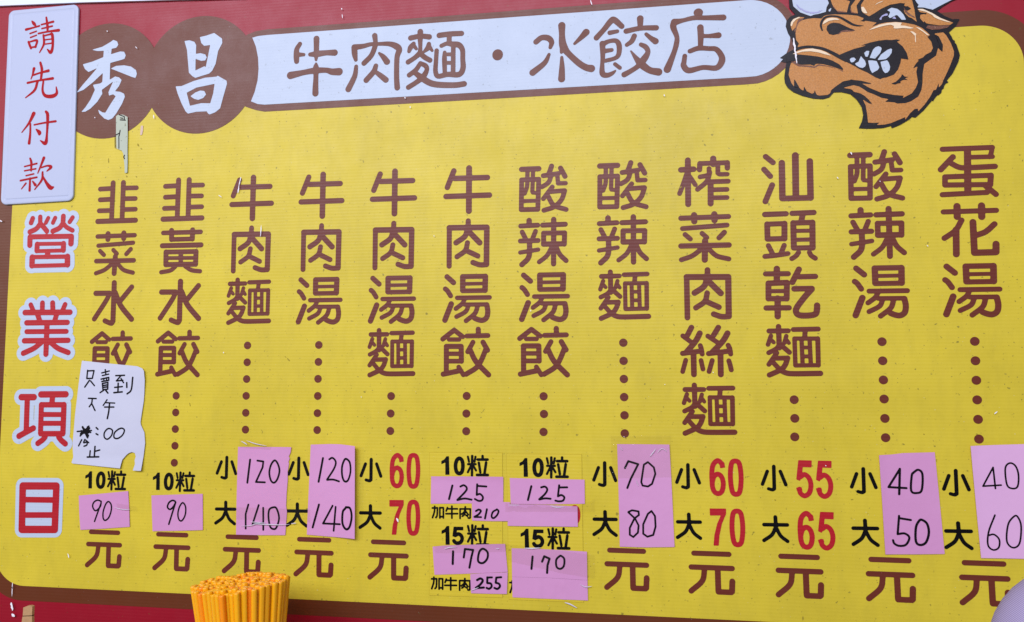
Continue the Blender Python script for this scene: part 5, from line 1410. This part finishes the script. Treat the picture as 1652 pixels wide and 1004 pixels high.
# scratches and greasy marks on the print
def marks(name, segs, m, d, jit):
    rnd = random.Random(5); vs = []; fs = []
    for u1, v1, u2, v2, w_ in segs:
        L = math.hypot(u2-u1, v2-v1); nx, ny = -(v2-v1)/L, (u2-u1)/L; k = max(2, int(L/2)); i0 = len(vs)
        for i in range(k+1):
            t = i/k; ww = w_*(0.35+0.9*math.sin(math.pi*min(1, t*0.9+0.08)))*rnd.uniform(0.7, 1.2); c = rnd.uniform(-jit, jit)*w_
            x, y = u1+(u2-u1)*t+nx*c, v1+(v2-v1)*t+ny*c
            vs += [W(x+nx*ww, y+ny*ww, d), W(x-nx*ww, y-ny*ww, d)]
            if i: a = i0+2*i; fs.append((a-2, a-1, a+1, a))
    o = link(name, vs, fs, m, board); o['kind'] = 'stuff'; return o
marks('scratch_marks', DATA['scr'], 'chip', 3.0, 0.4)
rnd = random.Random(11)
dk = list(DATA['dark'])
marks('grease_marks', dk, 'smear', 1.1, 0.5)

# ------------------------------------------------------------------ paper notes, tape
def hnoise(u, v, s):
    return math.sin(u*0.061*s+1.3)*math.cos(v*0.053*s+0.4)+0.5*math.sin(u*0.13*s+v*0.11*s+2.1)
def sheet_fn(key, pts, d):
    us = [p[0] for p in pts]; vs = [p[1] for p in pts]; u0, u1, v0, v1 = min(us), max(us), min(vs), max(vs)
    ph = sum(map(ord, key))
    def f(u, v):
        s = (u-u0)/(u1-u0); t = (v-v0)/(v1-v0)
        z = d + 0.25*(1+hnoise(u+ph*7, v+ph*3, 1.0))*0.5
        if key == 'k4': z += 6.5*max(0, s-0.35)**2/0.42*(0.75+0.25*t)
        if key == 'k3': z += 1.2*max(0, t-0.9)*10*max(0, s-0.6)
        if key == 'note': z += 2.2*max(0, (s-0.8)/0.2)**2*max(0, 1-abs(t-0.9)*5) + 2.2*max(0, 0.12-t)/0.12*(0.2+s)+0.35*math.sin(t*9)**2
        if key in ('k6c', 'k6a'): z += 0.8*max(0, t-0.85)*6
        if key == 'k7b': z += 0.7*math.exp(-((s-0.42)/0.015)**2)+1.0*max(0, t-0.8)*5
        if key == 'k7d': z += 0.55*(math.exp(-((s-0.37)/0.02)**2)+math.exp(-((s-0.55+0.06*t)/0.015)**2)+math.exp(-((s-0.70+0.05*t)/0.012)**2))*(1 if t < 0.85 else 0.4)
        if key == 'k9': z += 1.2*max(0, 0.1-s)*10*0.4
        if key == 'kA': z += 2.0*max(0, 0.12-s)*8*0.4
        return z
    return f
def paper_mesh(name, pts, f, m, origin, step=4.0, thick=0.22):
    n = len(pts); P = [Vector(p) for p in pts]
    B = []
    for i in range(n):
        a, b = P[i], P[(i+1) % n]; k = max(1, int((b-a).length/step))
        B += [a.lerp(b, q/k) for q in range(k)]
    nb = len(B); A = sum(B[i].x*B[(i+1) % nb].y-B[(i+1) % nb].x*B[i].y for i in range(nb))
    if A < 0: B.reverse()
    us = [p.x for p in B]; vs = [p.y for p in B]; inner = []
    y = min(vs)+step/2
    while y < max(vs):
        x = min(us)+step/2
        while x < max(us):
            # only points well inside
            c = False; md = 1e9
            for i in range(nb):
                a, b = B[i], B[(i+1) % nb]
                if (a.y > y) != (b.y > y) and x < (b.x-a.x)*(y-a.y)/(b.y-a.y)+a.x: c = not c
                md = min(md, (a.x-x)**2+(a.y-y)**2)
            if c and md > (step*0.55)**2: inner.append(Vector((x, y)))
            x += step
        y += step
    r = delaunay_2d_cdt(B+inner, [], [list(range(nb))], 1, 1e-4)
    rv, rf = r[0], r[2]; ow = Vector(origin)
    vv = [Vector(W(p.x, p.y, f(p.x, p.y)))-ow for p in rv]; N = len(vv)
    if thick: vv += [Vector(W(p.x, p.y, f(p.x, p.y)-thick))-ow for p in rv]
    fs = []; ec = {}
    for q in rf:
        q = list(q); a2 = sum(rv[q[i]].x*rv[q[(i+1) % len(q)]].y-rv[q[(i+1) % len(q)]].x*rv[q[i]].y for i in range(len(q)))
        if a2 < 0: q.reverse()
        fs.append(tuple(q))
        if thick: fs.append(tuple(i+N for i in reversed(q)))
        for i in range(len(q)): ec[(q[i], q[(i+1) % len(q)])] = 1
    n_sheet = len(fs)
    for (a, b) in ec:
        if thick and (b, a) not in ec:
            k = len(vv); vv += [vv[a], vv[a+N], vv[b+N], vv[b]]; fs.append((k, k+1, k+2, k+3))
    o = link(name, vv, fs, m, None); 
    for p in o.data.polygons: p.use_smooth = p.index < n_sheet
    return o
def on_sheet(g, u0, v0, f, m, origin, parent, name='handwritten_digit'):
    V, Fc = region_mesh(GL[g], 0.45, 0.34); ow = Vector(origin)
    vs = [Vector(W(u+u0, v+v0, f(u+u0, v+v0)+0.28))-ow for u, v in V]
    o = link(name, vs, Fc, m, parent); return o
LB = {
 'k1': 'pink paper slip handwritten 90, just below the torn white note',
 'k2': 'pink paper slip handwritten 90 in the second column, free of any note above',
 'k3': 'tall pink slip handwritten 120 over 140 with torn right edge and taped foot',
 'k4': 'tall pink slip handwritten 120 over 140 whose right edge stands off the board',
 'k6a': 'wide pink slip handwritten 125 on the left yellow sticker',
 'k6b': 'small pink slip handwritten 210 beside the printed beef line',
 'k6c': 'wide pink slip handwritten 170 touching the 255 slip on the left yellow sticker',
 'k6d': 'small pink slip handwritten 255 at the foot of the left yellow sticker',
 'k7a': 'wide pink slip handwritten 125 on the right yellow sticker',
 'k7b': 'blank creased pink slip with a sliver of red print showing at its right',
 'k7d': 'blank pink slip with upright creases below the right 170',
 'k7c': 'wide pink slip handwritten 170 above a blank creased slip',
 'k8': 'tall pink slip handwritten 70 over 80',
 'k9': 'tall deeper pink slip handwritten 40 over 50',
 'kA': 'tall pale pink slip handwritten 40 over 60 in thin pen at the right edge',
 'note': 'white torn paper note with black handwriting, lower right corner bitten out',
 'torn': 'narrow torn remnant of greyish old paper tape under the first brown disc',
 'scrap': 'tiny pinkish scrap of old tape right of the torn grey strip',
}
for key, (d, pts, digs) in DATA['stick'].items():
    f = sheet_fn(key, pts, d); org = W(sum(p[0] for p in pts)/len(pts), min(p[1] for p in pts), 0)
    if key == 'note': nm, cat, mm, gr = 'paper_note', 'note', 'paper', None
    elif key == 'torn': nm, cat, mm, gr = 'torn_tape', 'tape', 'torn', None
    elif key == 'scrap': nm, cat, mm, gr = 'tape_scrap', 'tape', 'scrap', None
    else: nm, cat, mm, gr = 'price_slip', 'price slip', ('pink_pale' if key == 'kA' else 'pink'), 'pink handwritten price slips'
    t = thing(nm, LB[key], cat, org, gr)
    s = paper_mesh('paper', pts, f, mm, org, 4.0 if key not in ('torn', 'scrap') else 2.5); s.parent = t
    for g, u, v in digs:
        on_sheet(g, u, v, f, 'ink', org, t, 'handwritten_digit' if g[0] == 'k' else ('ink_marks' if key == 'torn' else 'handwritten_character'))
LT = {'t1': 'crinkled clear tape strip across the foot of the torn-edged 120 over 140 slip', 't2': 'short clear tape strip on the top edge of the left 120 and 140 slip',
      't3': 'wide clear tape strip over the right 170 slip', 't4': 'clear tape patch over the top of the 70 and 80 slip',
      't5': 'small clear tape strip at the right edge of the first 90 slip', 't6': 'narrow clear tape strip along the top of the left 170 slip',
      't7': 'clear tape strip along the top of the blank pink slip'}
tapes = {}
for key, (d, pts) in DATA['tape'].items():
    def f(u, v, d=d, key=key):
        z = d + 0.35*hnoise(u*2.1, v*3.3, 2.0)
        if key == 't1': z += 1.1*math.exp(-((v-(-21+1.2*math.sin(u*0.07)))/1.2)**2)
        return z
    org = W(pts[0][0], pts[0][1], 0)
    o = paper_mesh('clear_tape', pts, f, 'tape', org, 2.5, None); o.location = org
    tapes[key] = o; o['label'] = LT[key]; o['category'] = 'tape'; o['group'] = 'clear tape strips on the price slips'

for key, w_, pts in DATA['crease']:  # raised tape creases, their highlights put into the pale colour
    q = spline(pts, 5) if len(pts) > 2 else np.array([np.array(pts[0])*(1-i/4)+np.array(pts[1])*i/4 for i in range(5)])
    vs = []; fs = []; d = DATA['tape'][key][0]; nq = len(q); ow = Vector(tapes[key].location)
    for i, (u, v) in enumerate(q):
        t_ = q[min(i+1, nq-1)]-q[max(i-1, 0)]; t_ = t_/np.linalg.norm(t_); nx, ny = -t_[1], t_[0]
        ww = 0.62*w_*math.sin(math.pi*(i+0.6)/(nq+0.2))**0.7
        for a_, z in ((1, 0.5), (0, 0.5+ww*0.9), (-1, 0.5)): vs.append(Vector(W(u+nx*ww*a_, v+ny*ww*a_, d+z))-ow)
        if i:
            b_ = 3*i; fs += [(b_-3, b_-2, b_+1, b_), (b_-2, b_-1, b_+2, b_+1)]
    link('tape_crease', vs, fs, 'crease', tapes[key])

# white strip over the board's top left corner
st = [(-230, 762), (-105, 752.5), (27, 747.2), (283, 734), (300, 740), (296, 800), (-230, 820)]
o = poly_sheet('plastic_strip', st, 4, 'strip', None, 3.2); o['label'] = 'pale white plastic strip along the top left corner above the pay sign'; o['category'] = 'strip'

# ------------------------------------------------------------------ chopsticks standing in a bundle
def prism(name, L, r0, r1, m, n=12):
    """rounded square section stick, tip up at z=0, hanging down to -L"""
    rings = []
    def sec(r, z):
        out = []
        for k in range(n):
            a = 2*math.pi*(k+0.5)/n; c_, s_ = math.cos(a), math.sin(a); q_ = (abs(c_)**5+abs(s_)**5)**(-0.2)
            out.append((r*c_*q_, r*s_*q_, z))
        return out
    prof = [(r1*0.78, 0.0), (r1*0.94, -0.0003), (r1, -0.0010), (r1, -0.003), (r0, -L)]
    vs = []; fs = []
    for r, z in prof: vs += sec(r, z)
    fs.append(tuple(range(n)))
    for k in range(len(prof)-1):
        for i in range(n): j = (i+1) % n; fs.append((k*n+i, (k+1)*n+i, (k+1)*n+j, k*n+j))
    me = bpy.data.meshes.new(name); me.from_pydata(vs, [], fs); me.materials.append(M[m])
    for p in me.polygons[1:]: p.use_smooth = True
    return me
ma = prism('chopstick', 0.235, 0.0022, 0.0031, 'stick_a'); mb = prism('chopstick', 0.235, 0.0022, 0.0031, 'stick_b')
rnd = random.Random(3); cu, cd = 352, 104; RU, RD = 57.5, 43; spots = []
ca, sa = math.cos(0.30), math.sin(0.30)
for i in range(-14, 15):
    for j in range(-14, 15):
        gx, gy = i*6.75+(j % 2)*1.5, j*6.6; x, y = gx*ca-gy*sa, gx*sa+gy*ca
        if (x/RU)**2+(y/RD)**2 <= 1.0: spots.append((x+rnd.uniform(-.35, .35), y+rnd.uniform(-.35, .35)))
sticks = []
for x, y in spots[:290]:
    # y > 0 : nearer to the viewer
    tip = Vector(W(cu+x, -29.5+0.10*x-0.06*y+rnd.uniform(-2.3, 2.0), cd+y))
    bot = Vector(W(cu+16+x*0.47+rnd.uniform(-1.5, 1.5), -272, cd+y*0.47+rnd.uniform(-1.5, 1.5)))
    deep = rnd.random() < 0.17; front = y > 0.86*RD*math.sqrt(max(0, 1-(x/RU)**2)) - 1.5 or abs(x) > 0.97*RU*math.sqrt(max(0, 1-(y/RD)**2)) and y > 0
    o = bpy.data.objects.new('chopstick', mb if deep else ma); C.objects.link(o); o.location = tip
    o.rotation_euler = (tip-bot).to_track_quat('Z', 'Y').to_euler(); 
    o.rotation_euler.rotate_axis('Z', 0.3+rnd.uniform(-0.12, 0.12))
    o['category'] = 'chopstick'
    sticks.append((x, front, deep, o))
    if deep: o['label'] = 'deeper orange plastic chopstick standing in the tight bundle below the menu'; o['group'] = 'deep orange chopsticks in the bundle'
    else: o['label'] = 'amber yellow plastic chopstick standing in the tight bundle below the menu'; o['group'] = 'amber chopsticks in the bundle'

ORD = ['first', 'second', 'third', 'fourth', 'fifth', 'sixth', 'seventh', 'eighth', 'ninth', 'tenth', 'eleventh', 'twelfth', 'thirteenth', 'fourteenth', 'fifteenth', 'sixteenth', 'seventeenth', 'eighteenth', 'nineteenth', 'twentieth', 'twenty-first', 'twenty-second', 'twenty-third', 'twenty-fourth']
fr = sorted([q for q in sticks if q[1]], key=lambda q: q[0])
for i, (x, f_, deep, o) in enumerate(fr[:24]):
    o['label'] = ('deep orange' if deep else 'amber') + ' chopstick, ' + (ORD[i] if i < len(fr)-1 else 'last') + ' from the left along the front of the bundle'

# bamboo stick end at the lower left
t = thing('bamboo_stick', 'flat tan bamboo stick end with dark groove at the lower left', 'stick', W(86, -170, 100))
def bar(name, pts, d, th, m):
    return keep_world(poly_sheet(name, pts, d, m, None, th), t)
bar('shaft', [(58, -150), (85, -150), (79.5, -82), (66.5, -83)], 103, 4, 'wood')
bar('groove', [(66.6, -83.0), (79.6, -82), (79.6, -80.9), (66.8, -82)], 102.6, 3.4, 'wood_dark')
bar('tip', [(66.8, -82), (79.4, -80.9), (79.4, -70.5), (77, -69.6), (73, -69.8), (67, -72.2)], 103, 4, 'wood')

# lavender pin-striped cloth at the lower right, close to the viewer
t = thing('striped_cloth', 'rounded lavender pin-striped cloth close to the viewer in the bottom right corner', 'cloth', W(1100, -200, 400))
def dome(name, m, c, r, r2, a0, a1, bulge):
    vs = []; fs = []; n = 48; k = 14
    for j in range(k+1):
        ph = a0+(a1-a0)*j/k
        for i in range(n+1):
            th = math.pi*2*i/n
            rr = (1+0.01*math.sin(5*th+j*0.4))
            x = r*math.sin(ph)*math.cos(th)*rr; yv = r2*math.sin(ph)*math.sin(th)*rr; z = r*math.cos(ph)*bulge
            if z < 0: z *= 3
            vs.append(Vector(W(c[0]+x, c[1]+z, c[2]+yv)))
    for j in range(k):
        for i in range(n): a = j*(n+1)+i; fs.append((a, a+n+1, a+n+2, a+1))
    return keep_world(link(name, vs, fs, m, None, True), t)
CC = (1116.5, 23.5, 400)
dome('cloth_panel', 'fabric', (CC[0]+13, CC[1]-13, CC[2]+14), 62.2, 40, 0.0, 2.3, 1.0)
dome('cloth_band', 'fabric_band', CC, 62.2, 40, 0.0, 2.3, 1.0)
